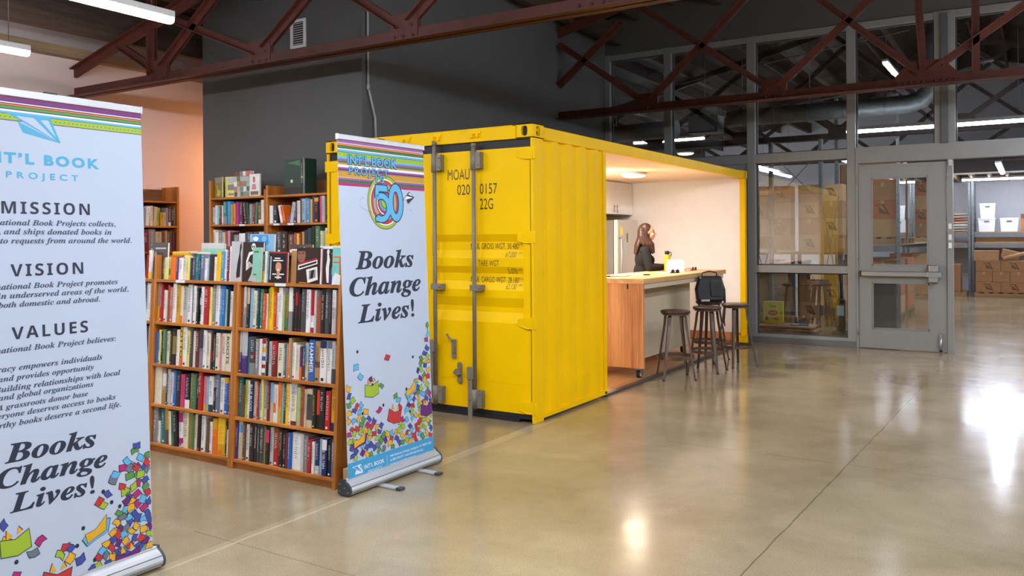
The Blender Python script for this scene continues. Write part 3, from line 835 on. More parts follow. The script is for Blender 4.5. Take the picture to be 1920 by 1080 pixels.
on_top(MB().box((-.11, -.15, 0), (.11, .15, .002), mat('paper sheet', (238, 234, 226), .7)), 'paper_sheet', 'white sheet lying under the black sunglasses side', 'paper', -.46, 4.18, .2)
mk = MB().cyl((0, -.06, .009), (0, .05, .009), .008, None, 10, mat('marker black', (34, 30, 28), .4)).cyl((0, .05, .009), (0, .085, .009), .009, None, 10, mat('marker cap', (220, 200, 50), .4))
on_top(mk, 'marker_pen', 'black marker with a yellow cap beside the yellow container side', 'marker', -.62, 2.72, -1.0)
on_top(MB().box((-.03, -.05, 0), (.03, .05, .006), mat('orange card', (214, 118, 62), .6)), 'card', 'small orange card beyond the white paper box', 'card', -.55, 5.02, .4)

# stools
M_GUN = mat('gunmetal', (118, 104, 94), .30, .85, var=.12, scale=10)
M_SEAT = mat('dark stool seat', (84, 66, 58), .35, .6, var=.15, scale=8)
def stool(x, y, a0, label):
    t = thing('bar_stool', label, 'stool', (x, y, 0), a0, 'metal bar stools at the island')
    MB().lathe([(.10, .737), (.158, .738), (.168, .745), (.168, .765), (.160, .772), (.12, .768), (.02, .766)], seg=36, m=M_SEAT).build('seat', t)
    MB().lathe([(.150, .722), (.150, .738)], seg=36, m=M_GUN).build('seat_ring', t)
    for k in range(4):
        a = k*pi/2; c, s = cos(a), sin(a)
        l = MB()
        pts = [(.118, .735), (.150, .70), (.160, .60), (.262, 0.0)]
        for (r0, z0), (r1, z1) in zip(pts[:-1], pts[1:]):
            w0 = .052 if z0 > .6 else .046; w1 = .028 if z1 < .01 else .046
            for sg in (-1, 1):      # folded sheet: two flanges meeting at the outer edge
                e = Vector((-s*sg, c*sg, 0))
                P, Q = Vector((c*r0, s*r0, z0)), Vector((c*r1, s*r1, z1))
                inn = Vector((-c, -s, 0))
                A, Bq = P + e*w0*.5 + inn*w0*.35, Q + e*w1*.5 + inn*w1*.35
                l.add([P, Q, Bq, A, P+inn*.005, Q+inn*.005, Bq+inn*.005, A+inn*.005],
                      [(0, 1, 2, 3), (7, 6, 5, 4), (0, 4, 5, 1), (3, 2, 6, 7), (0, 3, 7, 4), (1, 5, 6, 2)], M_GUN)
        l.cyl((c*.258, s*.258, 0), (c*.258, s*.258, .012), .014, None, 10, M_BLACK)
        l.build('leg', t)
    r = .212; n = 40
    vs = []
    for k in range(n):
        a = 2*pi*k/n
        for rr, z in ((r, .225), (r, .262), (r-.006, .262), (r-.006, .225)): vs.append((rr*cos(a), rr*sin(a), z))
    fs = [(4*k+j, 4*((k+1) % n)+j, 4*((k+1) % n)+(j+1) % 4, 4*k+(j+1) % 4) for k in range(n) for j in range(4)]
    MB().add(vs, fs, M_GUN, False).build('foot_ring', t)
stool(.185, 2.86, radians(-100), 'metal bar stool nearest the pine end panel, by itself in front')
stool(.33, 3.53, radians(-44), 'metal bar stool second from the pine end panel')
stool(.49, 4.12, radians(-80), 'metal bar stool beside the yellow container end post')
stool(.05, 4.42, radians(-60), 'metal bar stool carrying the black bag, tucked under the top')
# black bag standing on the tucked stool
bag = thing('handbag', 'black leather bag standing on a stool beside the island', 'bag', (.10, 4.30, .773), radians(32))
M_LEA = mat('black leather', (26, 26, 28), .38, var=.2, scale=12, bump=.2)
MB().prism([(-.17, -.085, 0), (.17, -.085, 0), (.185, -.08, .16), (.15, -.05, .33), (-.13, -.05, .33), (-.185, -.08, .16)], (0, .13, 0), M_LEA).build('bag_body', bag, bevel=.03, seg=4)
B((-.0, -.096, .06), (.15, -.07, .27)).build('front_pocket', bag, mat('dark grey panel', (52, 56, 52), .35), bevel=.012)
MB().tube([(-.10, 0, .32), (-.09, 0, .37), (0, 0, .39), (.09, 0, .37), (.10, 0, .32)], .009, 8, M_LEA).build('strap', bag)
MB().tube([(.15, -.02, .28), (.185, -.03, .15), (.19, -.03, -.05), (.175, -.03, -.25), (.19, -.03, -.32)], [.012, .014, .016, .014, .006], 8, M_LEA).build('hanging_strap', bag)
B((-.13, -.11, .004), (-.02, -.05, .03)).build('buckle', bag, M_ALU, bevel=.004)
# ================================================================ the woman behind the island
HX, HY = -1.02, 4.66
wm = thing('person', 'woman with long brown hair in a black sweater leaning on the island', 'person', (HX, HY, .022), radians(30))
M_SKIN = mat('skin', (222, 160, 128), .5, var=.03)
M_LIP = mat('lip', (186, 98, 88), .45, var=0)
M_EYE = mat('eye', (52, 34, 28), .3, var=0)
M_KNIT = mat('black knit', (11, 10, 10), .9, var=.15, scale=30, bump=.15)
M_DENIM = mat('dark denim', (44, 48, 62), .8, var=.1)
M_HAIR = mat('brown hair', (62, 34, 20), .42, var=.3, scale=9, stretch=(6, 6, .35), bump=.3)
b = MB()
def limb(*pts):
    for (p, r), (q, r2) in zip(pts[:-1], pts[1:]): b.cap(p, q, r, r2, 12)
# legs, pelvis, trunk
for s in (-1, 1):
    limb(((0, s*.09, .93), .088), ((.02, s*.10, .50), .056), ((-.01, s*.105, .09), .038))
    limb(((-.03, s*.105, .05), .04), ((.08, s*.115, .035), .036), ((.15, s*.12, .028), .026))
b.ball((0, 0, .97), (.105, .165, .12)); b.ball((.02, 0, 1.12), (.092, .132, .14)); b.ball((.05, 0, 1.29), (.105, .155, .16)); b.ball((.06, 0, 1.40), (.08, .165, .08))
for s in (-1, 1): b.ball((.125, s*.07, 1.27), (.06, .065, .065))
b.cap((.065, 0, 1.42), (.095, 0, 1.545), .052, .047)
# arms: forearms on the top, hands together
EL = {-1: (.10, -.235, 1.165), 1: (.14, .24, 1.165)}
WR = {-1: (.335, -.115, 1.168), 1: (.36, .10, 1.168)}
for s in (-1, 1):
    limb(((.06, s*.17, 1.395), .058), (EL[s], .042), (WR[s], .027))
    w = Vector(WR[s]); d = (w-Vector(EL[s])).normalized(); d.z = 0; d.normalize(); n = Vector((-d.y, d.x, 0))*(-s)
    # palm
    b.ball(w + d*.045, (.046, .036, .016), Matrix((d, Vector((-d.y, d.x, 0)), Vector((0, 0, 1)))).transposed())
    L = (.030, .036, .034, .026)
    for k in range(4):
        base = w + d*.082 + n*(-.030+.020*k)*-1
        u = d + n*(.06*(1.5-k))
        p1 = base + u*L[k]*.9 + Vector((0, 0, .004)); p2 = p1 + u*L[k]*.75 + Vector((0, 0, -.010)); p3 = p2 + u*L[k]*.4 + Vector((0, 0, -.012))
        b.cap(base, p1, .0085, .008, 8); b.cap(p1, p2, .008, .0072, 8); b.cap(p2, p3, .0072, .0064, 8)
    t0 = w + d*.025 + n*.028; t1 = t0 + n*.026 + d*.026; t2 = t1 + d*.028 + n*.004
    b.cap(t0, t1, .011, .0095, 8); b.cap(t1, t2, .0095, .008, 8)
# head, turned along +x
hc = Vector((.115, 0, 1.655))
b.ball(hc + Vector((-.012, 0, .022)), (.096, .076, .092))
b.ball(hc + Vector((.022, 0, -.035)), (.068, .060, .078))
b.ball(hc + Vector((.050, 0, -.088)), (.034, .034, .026))
b.ball(hc + Vector((.070, 0, .020)), (.022, .050, .030))
for s in (-1, 1):
    b.ball(hc + Vector((.055, s*.036, -.030)), (.030, .024, .026)); b.ball(hc + Vector((-.01, s*.076, -.015)), (.017, .008, .030))
b.cap(hc + Vector((.084, 0, .008)), hc + Vector((.108, 0, -.032)), .008, .012, 10)
for s in (-1, 1): b.ball(hc + Vector((.094, s*.011, -.036)), (.011, .010, .009))
b.ball(hc + Vector((.084, 0, -.060)), (.014, .026, .0075)); b.ball(hc + Vector((.081, 0, -.070)), (.014, .022, .008))
body = remeshed(b, 'body', .0055, [M_SKIN, M_LIP, M_EYE], wm, 2, .4)
for p in body.data.polygons:
    c = p.center - hc
    if c.x > .070 and abs(c.y) < .024 and -.074 < c.z < -.055: p.material_index = 1
    for s in (-1, 1):
        if c.x > .05 and abs(c.y - s*.033) < .013 and abs(c.z - .004) < .0055: p.material_index = 2
        if c.x > .05 and abs(c.y - s*.034) < .018 and abs(c.z - .026) < .004: p.material_index = 2
# sweater
b = MB()
b.ball((.0, 0, .98), (.118, .178, .10)); b.ball((.02, 0, 1.10), (.112, .152, .15)); b.ball((.05, 0, 1.28), (.122, .172, .17)); b.ball((.058, 0, 1.395), (.094, .178, .088))
for s in (-1, 1):
    b.ball((.125, s*.07, 1.265), (.075, .078, .078))
    b.cap((.055, s*.172, 1.392), EL[s], .070, .055); w = Vector(EL[s]).lerp(Vector(WR[s]), .94); b.cap(EL[s], w, .054, .040)
b.cap((.065, 0, 1.42), (.078, 0, 1.475), .075, .062)
remeshed(b, 'sweater', .009, M_KNIT, wm, 4)
b = MB()
b.ball((0, 0, .95), (.112, .172, .12))
for s in (-1, 1): b.cap((0, s*.09, .92), (.02, s*.10, .50), .098, .066); b.cap((.02, s*.10, .50), (-.01, s*.105, .10), .066, .055)
remeshed(b, 'trousers', .011, M_DENIM, wm, 3)
for s in (-1, 1):
    b = MB(); b.cap((-.04, s*.105, .045), (.08, s*.115, .042), .046, .044); b.cap((.08, s*.115, .042), (.16, s*.12, .034), .044, .034); b.box((-.08, s*.11-.042, 0), (.19, s*.11+.042, .02))
    remeshed(b, 'shoe', .009, M_BLACK, wm, 2)
# hair: cap over the skull, long locks to the chest and the back
b = MB()
b.ball(hc + Vector((-.034, 0, .040)), (.097, .086, .090)); b.ball(hc + Vector((-.045, 0, -.03)), (.088, .092, .10))
for s in (-1, 1):
    for (x0, x1, x2, r, zt) in ((-.02, -.018, .075, .022, 1.37), (-.045, -.035, .05, .030, 1.36), (-.08, -.06, .0, .034, 1.37), (-.10, -.09, -.05, .034, 1.42)):
        p0 = hc + Vector((x0, s*.058, .045)); p1 = hc + Vector((x1-.01, s*.088, -.06)); p2 = Vector((hc.x+x2-.02, s*.105, 1.49)); p3 = Vector((hc.x+x2, s*.10, zt))
        b.cap(p0, p1, r*.8, r, 10); b.cap(p1, p2, r, r*.95, 10); b.cap(p2, p3, r*.95, r*.45, 10)
for y in (-.06, -.03, 0, .03, .06):
    b.cap(hc + Vector((-.10, y, .03)), hc + Vector((-.11, y, -.08)), .036, .036, 10); b.cap(hc + Vector((-.11, y, -.08)), (-.035, y*1.3, 1.46), .036, .034, 10); b.cap((-.035, y*1.3, 1.46), (-.06, y*1.4, 1.36), .034, .016, 10)
remeshed(b, 'hair', .007, M_HAIR, wm, 3)
# pen in the right hand (a thing of its own)
pn = MB().cyl((0, 0, 0), (-.04, .02, .11), .0042, .0042, 8, mat('pen barrel', (196, 190, 196), .4)).cyl((.006, -.003, -.014), (0, 0, 0), .001, .004, 8, M_BLACK)
o = pn.build('pen'); o.location = Matrix.Translation((HX, HY, .022)) @ Matrix.Rotation(radians(30), 4, 'Z') @ Vector((.425, -.06, 1.155)); tag(o, 'slim pale pen in the hand of the woman', 'pen')
# ================================================================ bookcases and books
LEAN = radians(3.25)
PAL = dict(wht='eeece6', cream='e8ddbd', blk='24211f', gry='8c8a88', dgry='4a4848', lgry='c2c0bd', red='b5242b', dred='7c2226', maroon='6e2a3c', org='f0701e', ored='e0482e', yel='f2c51e',
           lyel='efe27a', gold='d9a21b', olive='8a8236', grn='4d7a4e', lgrn='a9bb7a', lime='b9c24c', dgrn='1f4234', mint='8fc7ae', teal='0f7a80', dteal='14484e', blu='2f67b4', lblu='8db7d2', sky='3f95cc', navy='1d2d5a',
           slate='6b7590', pur='4b3273', mag='b5257c', pink='d9879a', hot='d23a77', brn='6d4a30', tan='b28a58', kraft='b98c58', dbrn='3a2a22', rbrn='9a4f36', salm='c9745c', turq='7fd0c0', beige='cdb996')
NAMES = dict(wht='white', cream='cream', blk='black', gry='grey', dgry='charcoal', lgry='pale grey', red='red', dred='dark red', maroon='maroon', org='orange', ored='orange-red', yel='yellow', lyel='pale yellow',
             gold='golden', olive='olive', grn='green', lgrn='light green', lime='lime', dgrn='dark green', mint='mint', teal='teal', dteal='deep teal', blu='blue', lblu='light blue', sky='sky blue', navy='navy', slate='slate blue',
             pur='purple', mag='magenta', pink='pink', hot='hot pink', brn='brown', tan='tan', kraft='kraft brown', dbrn='dark brown', rbrn='rust', salm='salmon', turq='turquoise', beige='beige')
def bc(c): return mat('book ' + NAMES[c], PAL[c], .42, var=.07, scale=14)
M_PAGES = mat('page edges', (232, 222, 200), .8, var=.05, scale=60, stretch=(8, 1, 1))
ORD = ['first', 'second', 'third', 'fourth', 'fifth', 'sixth', 'seventh', 'eighth', 'ninth', 'tenth', 'eleventh', 'twelfth', 'thirteenth', 'fourteenth', 'fifteenth', 'sixteenth', 'seventeenth', 'eighteenth', 'nineteenth', 'twentieth',
       'twenty-first', 'twenty-second', 'twenty-third', 'twenty-fourth', 'twenty-fifth', 'twenty-sixth', 'twenty-seventh', 'twenty-eighth', 'twenty-ninth', 'thirtieth', 'thirty-first', 'thirty-second', 'thirty-third', 'thirty-fourth', 'thirty-fifth', 'thirty-sixth']
def spine_marks(mb, x0, x1, y, z0, z1, m, rng):
    """a title line along the spine: little strokes at letter spacing, set on the printed field x0..x1 by z0..z1"""
    w = (x1-x0)
    h = min(w*.62, .022); cxm = (x0+x1)/2
    z = z1
    while z > z0 + h*.5:
        L = h*rng.choice((.35, .45, .55)); k = rng.random()
        if k < .14: z -= h*.45; continue
        a, b = cxm-h/2, cxm+h/2
        if k < .6: mb.box((a, y-.0005, z-L*.35), (b, y, z), m)
        elif k < .8:
            mb.box((a, y-.0005, z-L*.25), (b, y, z), m); mb.box((a, y-.0005, z-L), (a+h*.25, y, z), m)
        else:
            mb.box((a, y-.0005, z-L), (a+h*.22, y, z), m); mb.box((b-h*.22, y-.0005, z-L), (b, y, z), m)
        z -= L + h*.18
BOOKS = 0
def make_book(w, h, d, c, tc=None, band=None, rng=random, word=None, parts=True):
    """a closed book, spine facing -y, standing at its lower left spine corner; returns its cover object"""
    t = min(.003, w*.18); m = bc(c)
    cv = MB()
    n = 4; r = min(w*.18, .005)
    spine = [(0, d*.0+r), (w*.12, r*.25), (w*.5, 0), (w*.88, r*.25), (w, r)]
    pts = [(0, d)] + [(x, y) for x, y in spine] + [(w, d), (w-t, d), (w-t, t+r), (t, t+r), (t, d)]
    cv.prism([(x, y, 0) for x, y in pts], (0, 0, h), m)
    o = cv.build('book')
    B((t, t+r, .003), (w-t, d-.003, h-.003)).build('page_block', o, M_PAGES)
    if band:
        for bnd in band.split('+'):
            pb = MB()
            f0, f1, bcname = bnd.split('/')
            f0, f1 = float(f0), float(f1)
            vs = []
            for z in (h*f0, h*f1): vs += [(x, y-.0006, z) for x, y in spine]
            pb.add(vs, [(k, k+1, 6+k, 5+k) for k in range(4)], bc(bcname)); pb.build('spine_band', o)
    if tc:
        tm = MB()
        if word:
            vs, fs = text_shape(word, .01)
            a, b = extent(vs); e, f = extent(vs, 1)
            L = h*.72; s = L/(b-a)
            hh = min(s*(f-e), w*.7); 
            tm.add([(w/2 + (v-(e+f)/2)*hh/(f-e), -.0012, h*.92-(u-a)*s) for u, v in vs], fs, bc(tc))
        else:
            top = h*rng.uniform(.86, .94); bot = h*rng.uniform(.22, .45)
            spine_marks(tm, w*.2, w*.8, -.0009, bot, top, bc(tc), rng)
            if w > .014 and rng.random() < .5: B((w*.3, -.0012, h*.04), (w*.7, -.0007, h*.04+w*.35)).build('publisher_mark', o, bc(tc))
        if tm.v: tm.build('spine_title', o)
    return o

def shelf_row(spec, M, x0, x1, z0, opening, where, group, seed, depth=.17, back=.012):
    """books from x0 to x1 on a shelf surface z0 (in the frame M); spec items: width height colour [title] [band] [rN lean] [=WORD]"""
    rng = random.Random(seed)
    items = [s.split() for s in spec.strip().split(',') if s.strip()]
    tot = sum(float(i[0]) for i in items) or 1
    def lean_of(i):
        for e in i[3:]:
            if e[0] == 'r' and e[1:].lstrip('-').isdigit(): return float(e[1:])
        return 0.0
    gaps = []; prev = 0.0; ph = 0
    for i in items + [['0', '0', 'x']]:
        l = lean_of(i); g = 0.0
        if l < 0 and prev >= 0: g = float(i[1])*opening*sin(radians(-l))
        if prev > 0 and l <= 0: g += ph*opening*sin(radians(prev))
        if l and prev and l != prev and l*prev > 0: g += .006
        gaps.append(g); prev, ph = l, float(i[1])
    sc_ = (x1-x0-sum(gaps))/tot
    x = x0
    for k, it in enumerate(items):
        x += gaps[k]; w = float(it[0])*sc_; h = float(it[1])*opening; c = it[2]
        tc = band = word = None; lean = 0
        for e in it[3:]:
            if e.startswith('='): word = e[1:].replace('_', ' ')
            elif e[0] == 'r': 
                try: lean = float(e[1:])
                except ValueError: tc = e
            elif '/' in e: band = e
            elif e in PAL: tc = e
        if tc is None and word is None and rng.random() < .55:
            tc = 'blk' if c in ('wht', 'cream', 'yel', 'lyel', 'lgry', 'lime', 'lblu', 'beige', 'gold', 'mint', 'turq') else 'wht'
        bw = max(w*.93, .006)
        dd = depth*rng.uniform(.8, 1.0) if depth > .1 else depth
        o = make_book(bw, h, dd, c, tc, band, rng, word)
        la = radians(lean if lean else rng.uniform(-.5, .5)*0)
        off = back + rng.uniform(0, .014)
        px = x + (h*sin(-la) if la < 0 else 0)*0
        L = Matrix.Translation((px + w*.03, off, z0+.0008 + (abs(sin(la))*bw if la > 0 else 0)))
        o.matrix_world = M @ L @ Matrix.Rotation(la, 4, 'Y')
        size = 'thin' if w < .02 else ('thick' if w > .045 else ('tall' if float(it[1]) > .86 else 'small' if float(it[1]) < .66 else 'plain'))
        kind = size + ' ' + NAMES[c] + ' book'
        feat = ''
        if word: feat = ' with large ' + NAMES[tc] + ' capitals' if tc else ' with large capitals'
        elif band: feat = ' with ' + NAMES[band.split('+')[0].split('/')[2]] + ' band'
        elif tc: feat = ' with ' + NAMES[tc] + ' title'
        tail = ', ' + ('leftmost' if k == 0 else ORD[k] + ' from left') + ', ' + where
        lab = kind + feat + tail
        if len(lab.replace(',', '').split()) > 16: lab = kind.split(' ', 1)[1] + feat + tail
        if len(lab.replace(',', '').split()) > 16: lab = kind + tail
        tag(o, lab, 'book', group)
        x += w

def bookcase(name, label, M, W, H_side, shelves, D, m=M_OAK, cards=(), tops=True, back=True, group=None, sides=(True, True), plinth=.085, backh=None, mv=None):
    """shelves: heights of the shelf surfaces; frame M has x to the right along the front, y into the case"""
    t = bpy.data.objects.new(name, None); COL.objects.link(t); t.matrix_world = M
    tag(t, label, 'bookcase', group)
    th = .022; mv = mv or M_OAKV
    for s, x in ((0, 0), (1, W-.028)):
        hs = H_side[s]
        MB().prism([(x, 0, 0), (x, D, sin(LEAN)*D+.0 if tops else 0), (x, D, hs), (x, 0, hs)], (.028, 0, 0), mv if s == 0 else M_OAKV).build('side_panel', t, bevel=.002)
    for z in shelves:
        B((.028, .002, z-th), (W-.028, D-.01, z)).build('shelf', t, m, bevel=.002)
    B((.028, .02, .0), (W-.028, .04, min(shelves)-th)).build('plinth', t, m)
    if back: B((.028, D-.012, .03), (W-.028, D, backh or max(H_side)-.02)).build('back_panel', t, wood('backing board', (132, 88, 48), (158, 110, 64), .6, 0, 8))
    for (x, z) in cards:
        B((x, -.002, z-th), (x+.105 if tops else x+.09, .002, z-.001)).build('label_card', t, M_WHITE)
    return t

# ---- the low bookcase in front: unit 1 (right) and unit 2 (left) and a sliver of unit 3
YF = -2.25
SH = [.068, .362, .668, .988, 1.312]
def unit_frame(x): return Matrix.Translation((x, YF, 0)) @ Matrix.Rotation(-LEAN, 4, 'X')
U1, U2, U3 = -1.172, -2.128, -3.10
bookcase('bookcase', 'low oak bookcase whose right end stands behind the narrow banner', unit_frame(U1), 1.009, (1.309, 1.50), SH, .33, cards=((.39, 1.312),), back=True, backh=1.31, group='low oak bookcases')
bookcase('bookcase', 'low oak bookcase in the middle, between narrow banner and large banner', unit_frame(U2), .953, (1.50, 1.309), SH, .33, cards=((.27, 1.312),), back=True, backh=1.31, group='low oak bookcases')
bookcase('bookcase', 'low oak bookcase mostly hidden behind the large banner', unit_frame(U3), .970, (1.309, 1.309), SH, .33, back=True, backh=1.31, group='low oak bookcases')
OP = [SH[i+1]-SH[i]-.022 for i in range(4)]
g1 = 'books in the right low bookcase'; g2 = 'books in the middle low bookcase'; g3 = 'books in the low bookcase behind the banner'
M1, M2, M3 = unit_frame(U1), unit_frame(U2), unit_frame(U3)
xa, xb = .032, .978
shelf_row("""35 .93 rbrn org, 33 .96 gry wht .5/1/lgry, 34 .94 blk gold .6/1/beige, 48 .93 lblu, 46 .88 cream navy, 30 .93 dteal wht, 38 .92 grn, 34 .82 ored wht, 18 .82 cream, 32 .95 gold blk, 40 .98 yel blk, 30 .87 ored wht,
 32 .85 wht blk 0/.4/lgry, 48 .97 wht, 20 .80 lgrn, 36 .82 olive blk 0/.35/grn, 52 .98 wht 0/.45/gry, 28 .98 blk wht, 30 .97 blk red .6/.9/red, 16 .98 blk, 30 .84 blk red, 52 .96 dgry lgry, 48 .95 wht blk, 40 .95 wht red .4/1/red+0/.12/red, 26 .93 lgry, 46 .80 rbrn org,
 40 .97 blk wht, 44 .98 dgry wht, 36 .98 blk gry, 44 .96 lgry blk .6/1/wht, 32 .86 red wht .0/.35/ored""", M1, xa, xb, SH[3], OP[3], 'second shelf, right low bookcase', g1, 1)
shelf_row("""34 .98 pur wht .5/1/lgry, 70 .99 pur lgry .42/1/lgry, 20 .86 teal, 74 .88 dgry wht .42/.56/dred+.0/.3/gry, 40 .84 gry wht =JACK_LONDON, 30 .84 wht, 44 .86 wht red .86/1/red+.62/.76/yel+.40/.52/blu+.2/.3/red+0/.08/grn, 30 .88 blk wht, 40 .80 lgry blk, 62 .82 dred wht .6/1/red,
 78 .78 cream blk, 34 .76 teal, 22 .78 org, 34 .92 tan, 42 .82 wht blk, 44 .78 cream blk, 26 .74 pur org .0/.4/org, 44 .76 dgry wht, 32 .84 beige navy .5/1/lblu, 66 .92 blu wht =HAMMER, 56 .90 tan blk .35/.5/brn, 70 .92 wht .82/1/navy, 50 .92 wht .82/1/slate, 40 .92 lgry dgry .0/.35/dgry, 26 .92 blk""", M1, xa, xb, SH[2], OP[2], 'third shelf, right low bookcase', g1, 2)
shelf_row("""42 .98 teal wht, 28 .78 brn, 34 .93 lime blk, 18 .92 wht, 36 .90 navy wht =BLUE_BLOOD, 36 .91 beige red, 22 .92 red wht, 20 .88 sky, 24 .98 lyel blk, 36 .97 gry wht .0/.3/lgry, 26 .95 dred wht, 32 .93 beige sky .5/1/lblu, 30 .90 wht org .25/.5/org, 24 .90 wht, 28 .96 gold org .4/1/org,
 18 .94 lblu, 28 .98 dgrn wht, 28 .96 yel blk, 20 .96 wht red, 56 .99 cream blk .72/1/lgry+.0/.1/dred, 36 .90 lgrn, 36 .93 rbrn gold, 22 .88 beige, 54 .90 beige blk .2/.86/dgry, 32 .92 blk yel, 32 .94 blk ored .35/.95/ored, 48 .99 blk wht, 46 .90 red wht r1, 48 .98 gold blk .0/.2/navy""", M1, xa, xb, SH[1], OP[1], 'fourth shelf, right low bookcase', g1, 3)
shelf_row("""24 .93 pur wht, 44 .98 beige wht .7/.9/sky, 28 .96 brn cream, 42 .92 wht blk, 44 .92 dbrn, 34 .97 blk wht, 18 .97 dgry, 46 .96 dgry, 20 .94 olive, 36 .91 blk hot .6/.95/hot, 36 .94 lgry, 48 .93 red wht .6/1/rbrn, 24 .92 blk yel, 22 .92 blk, 36 .91 blk lgry, 22 .87 dred, 24 .89 blu wht,
 92 .90 wht gry, 24 .90 lgry, 38 .88 gry wht, 34 .80 red r2, 24 .76 wht, 40 .81 navy wht .0/.25/lgry, 30 .86 lblu gold, 44 .88 navy wht =BORIS_YELTSIN .7/.98/wht, 34 .87 blk wht, 34 .87 blu wht""", M1, xa, xb, SH[0], OP[0], 'bottom shelf, right low bookcase', g1, 4)
xb2 = .922
shelf_row("""32 .98 gry yel .0/.4/gold, 32 .97 red wht, 40 .80 wht blk, 20 .78 cream, 32 .93 rbrn, 40 .88 salm wht, 44 .98 wht maroon, 52 .95 gold, 28 .92 cream gold .0/.2/org, 50 .90 lgry blk, 54 .96 wht, 24 .90 brn, 38 .93 wht blk, 26 .88 blk wht, 30 .86 blk wht .55/.75/wht, 34 .92 wht,
 60 .93 red wht, 26 .92 lyel blk, 42 .97 gry wht, 48 .97 wht red, 34 .96 sky wht, 32 .97 blu wht, 22 .88 mint, 26 .88 blk, 36 .84 wht blk, 26 .92 dgry""", M2, xa, xb2, SH[3], OP[3], 'second shelf, middle low bookcase', g2, 5)
shelf_row("""38 .80 blu, 28 .86 lyel blk, 28 .82 blk, 34 .88 grn wht, 50 .84 cream blk, 34 .86 dbrn lgry, 46 .92 blk olive .3/.8/olive, 36 .90 wht org .1/.3/wht, 46 .97 yel blk .55/1/yel+.0/.2/org =OTTO, 50 .98 wht, 34 .90 lyel blk, 30 .92 dgry wht, 28 .90 cream, 44 .93 maroon wht, 56 .97 gry blk .5/1/dgry, 42 .94 wht pur,
 40 .88 cream, 36 .90 blk red .2/.5/dred, 24 .85 dgrn, 48 .90 cream blk, 24 .88 pink, 50 .90 cream, 42 .90 cream blk =ROOTS, 34 .98 wht""", M2, xa, xb2, SH[2], OP[2], 'third shelf, middle low bookcase', g2, 6)
shelf_row("""84 .99 cream wht, 46 .97 tan wht .5/.85/wht, 22 .95 blk, 32 .96 lgry dgry, 28 .88 wht blk, 32 .93 blu wht, 44 .94 dbrn lgry, 48 .86 hot red, 54 .88 blk wht .0/.25/wht, 22 .92 olive, 42 .90 grn mint, 26 .93 blk, 40 .98 red wht, 34 .88 pink gold .0/.2/gold, 22 .86 lblu, 48 .90 wht dteal .0/.2/dgrn,
 32 .62 blk wht, 36 .97 slate wht, 48 .90 wht brn, 40 .92 blu wht .85/1/gold, 30 .93 brn wht""", M2, xa, xb2, SH[1], OP[1], 'fourth shelf, middle low bookcase', g2, 7)
shelf_row("""56 .98 gry wht, 24 .60 wht brn, 44 .94 teal r-5, 44 .98 gold brn .0/.4/brn r-5, 30 .92 wht red r-5, 28 .90 grn blk r-5, 36 .92 blk wht r-5, 46 .95 wht mag .7/.98/mag+.1/.25/mag r-4, 50 .97 cream blk, 44 .97 olive, 26 .92 grn, 34 .96 cream brn, 28 .95 blk red .0/.1/red, 44 .95 wht blk, 40 .86 brn r3, 26 .82 wht blk,
 50 .93 org yel .7/1/gold, 76 .97 yel org .0/.3/gold, 22 .9 blk, 26 .70 wht""", M2, xa, xb2, SH[0], OP[0], 'bottom shelf, middle low bookcase', g2, 8)
for k, (i, spec) in enumerate(((3, '24 .9 red wht, 34 .98 dgry, 40 .97 wht blk, 36 .96 wht gry'), (2, '30 .94 blk wht, 30 .92 dgry wht, 30 .93 cream blk'), (1, '34 .9 blk, 30 .9 dbrn wht'), (0, '60 .97 gry wht, 26 .6 wht brn'))):
    shelf_row(spec, M3, .80, .94, SH[i], OP[i], ORD[4-i]+' shelf of the hidden low bookcase', g3, 20+k)
# books laid flat on a row
def flat_book(w, h, d, c, M, x, y, z, label, group, rz=0):
    o = make_book(h, w, d, c, None, None, random.Random(5))
    o.matrix_world = M @ Matrix.Translation((x+w, y, z)) @ Matrix.Rotation(rz, 4, 'Z') @ Matrix.Rotation(-pi/2, 4, 'Y')
    tag(o, label, 'book', group)
# ---- top row, spines of the middle bookcase
shelf_row("""36 .70 dgry wht, 8 .7 lyel, 72 .72 cream yel .1/.5/lyel, 26 .70 lime red .2/.5/grn, 78 .72 org, 30 .72 pur wht, 34 .70 wht blk, 40 .71 wht, 50 .79 cream blk, 44 .76 lyel, 36 .71 navy slate, 48 .82 dgry wht, 46 .84 teal wht, 26 .66 navy, 64 .84 slate wht, 38 .70 cream sky .1/.8/wht, 20 .74 lblu, 70 .82 dbrn, 40 .75 wht pink, 60 .92 yel gold, 44 .92 sky wht, 30 .98 wht navy, 44 1.08 maroon wht, 20 1.08 wht""",
          M2, .04, .84, SH[4], .235, 'top of the middle low bookcase', g2, 9, back=.03)
shelf_row('20 .8 red blk, 40 .95 wht yel .0/.25/yel', M3, .815, .875, SH[4], .235, 'top of the hidden low bookcase', g3, 31, back=.03)

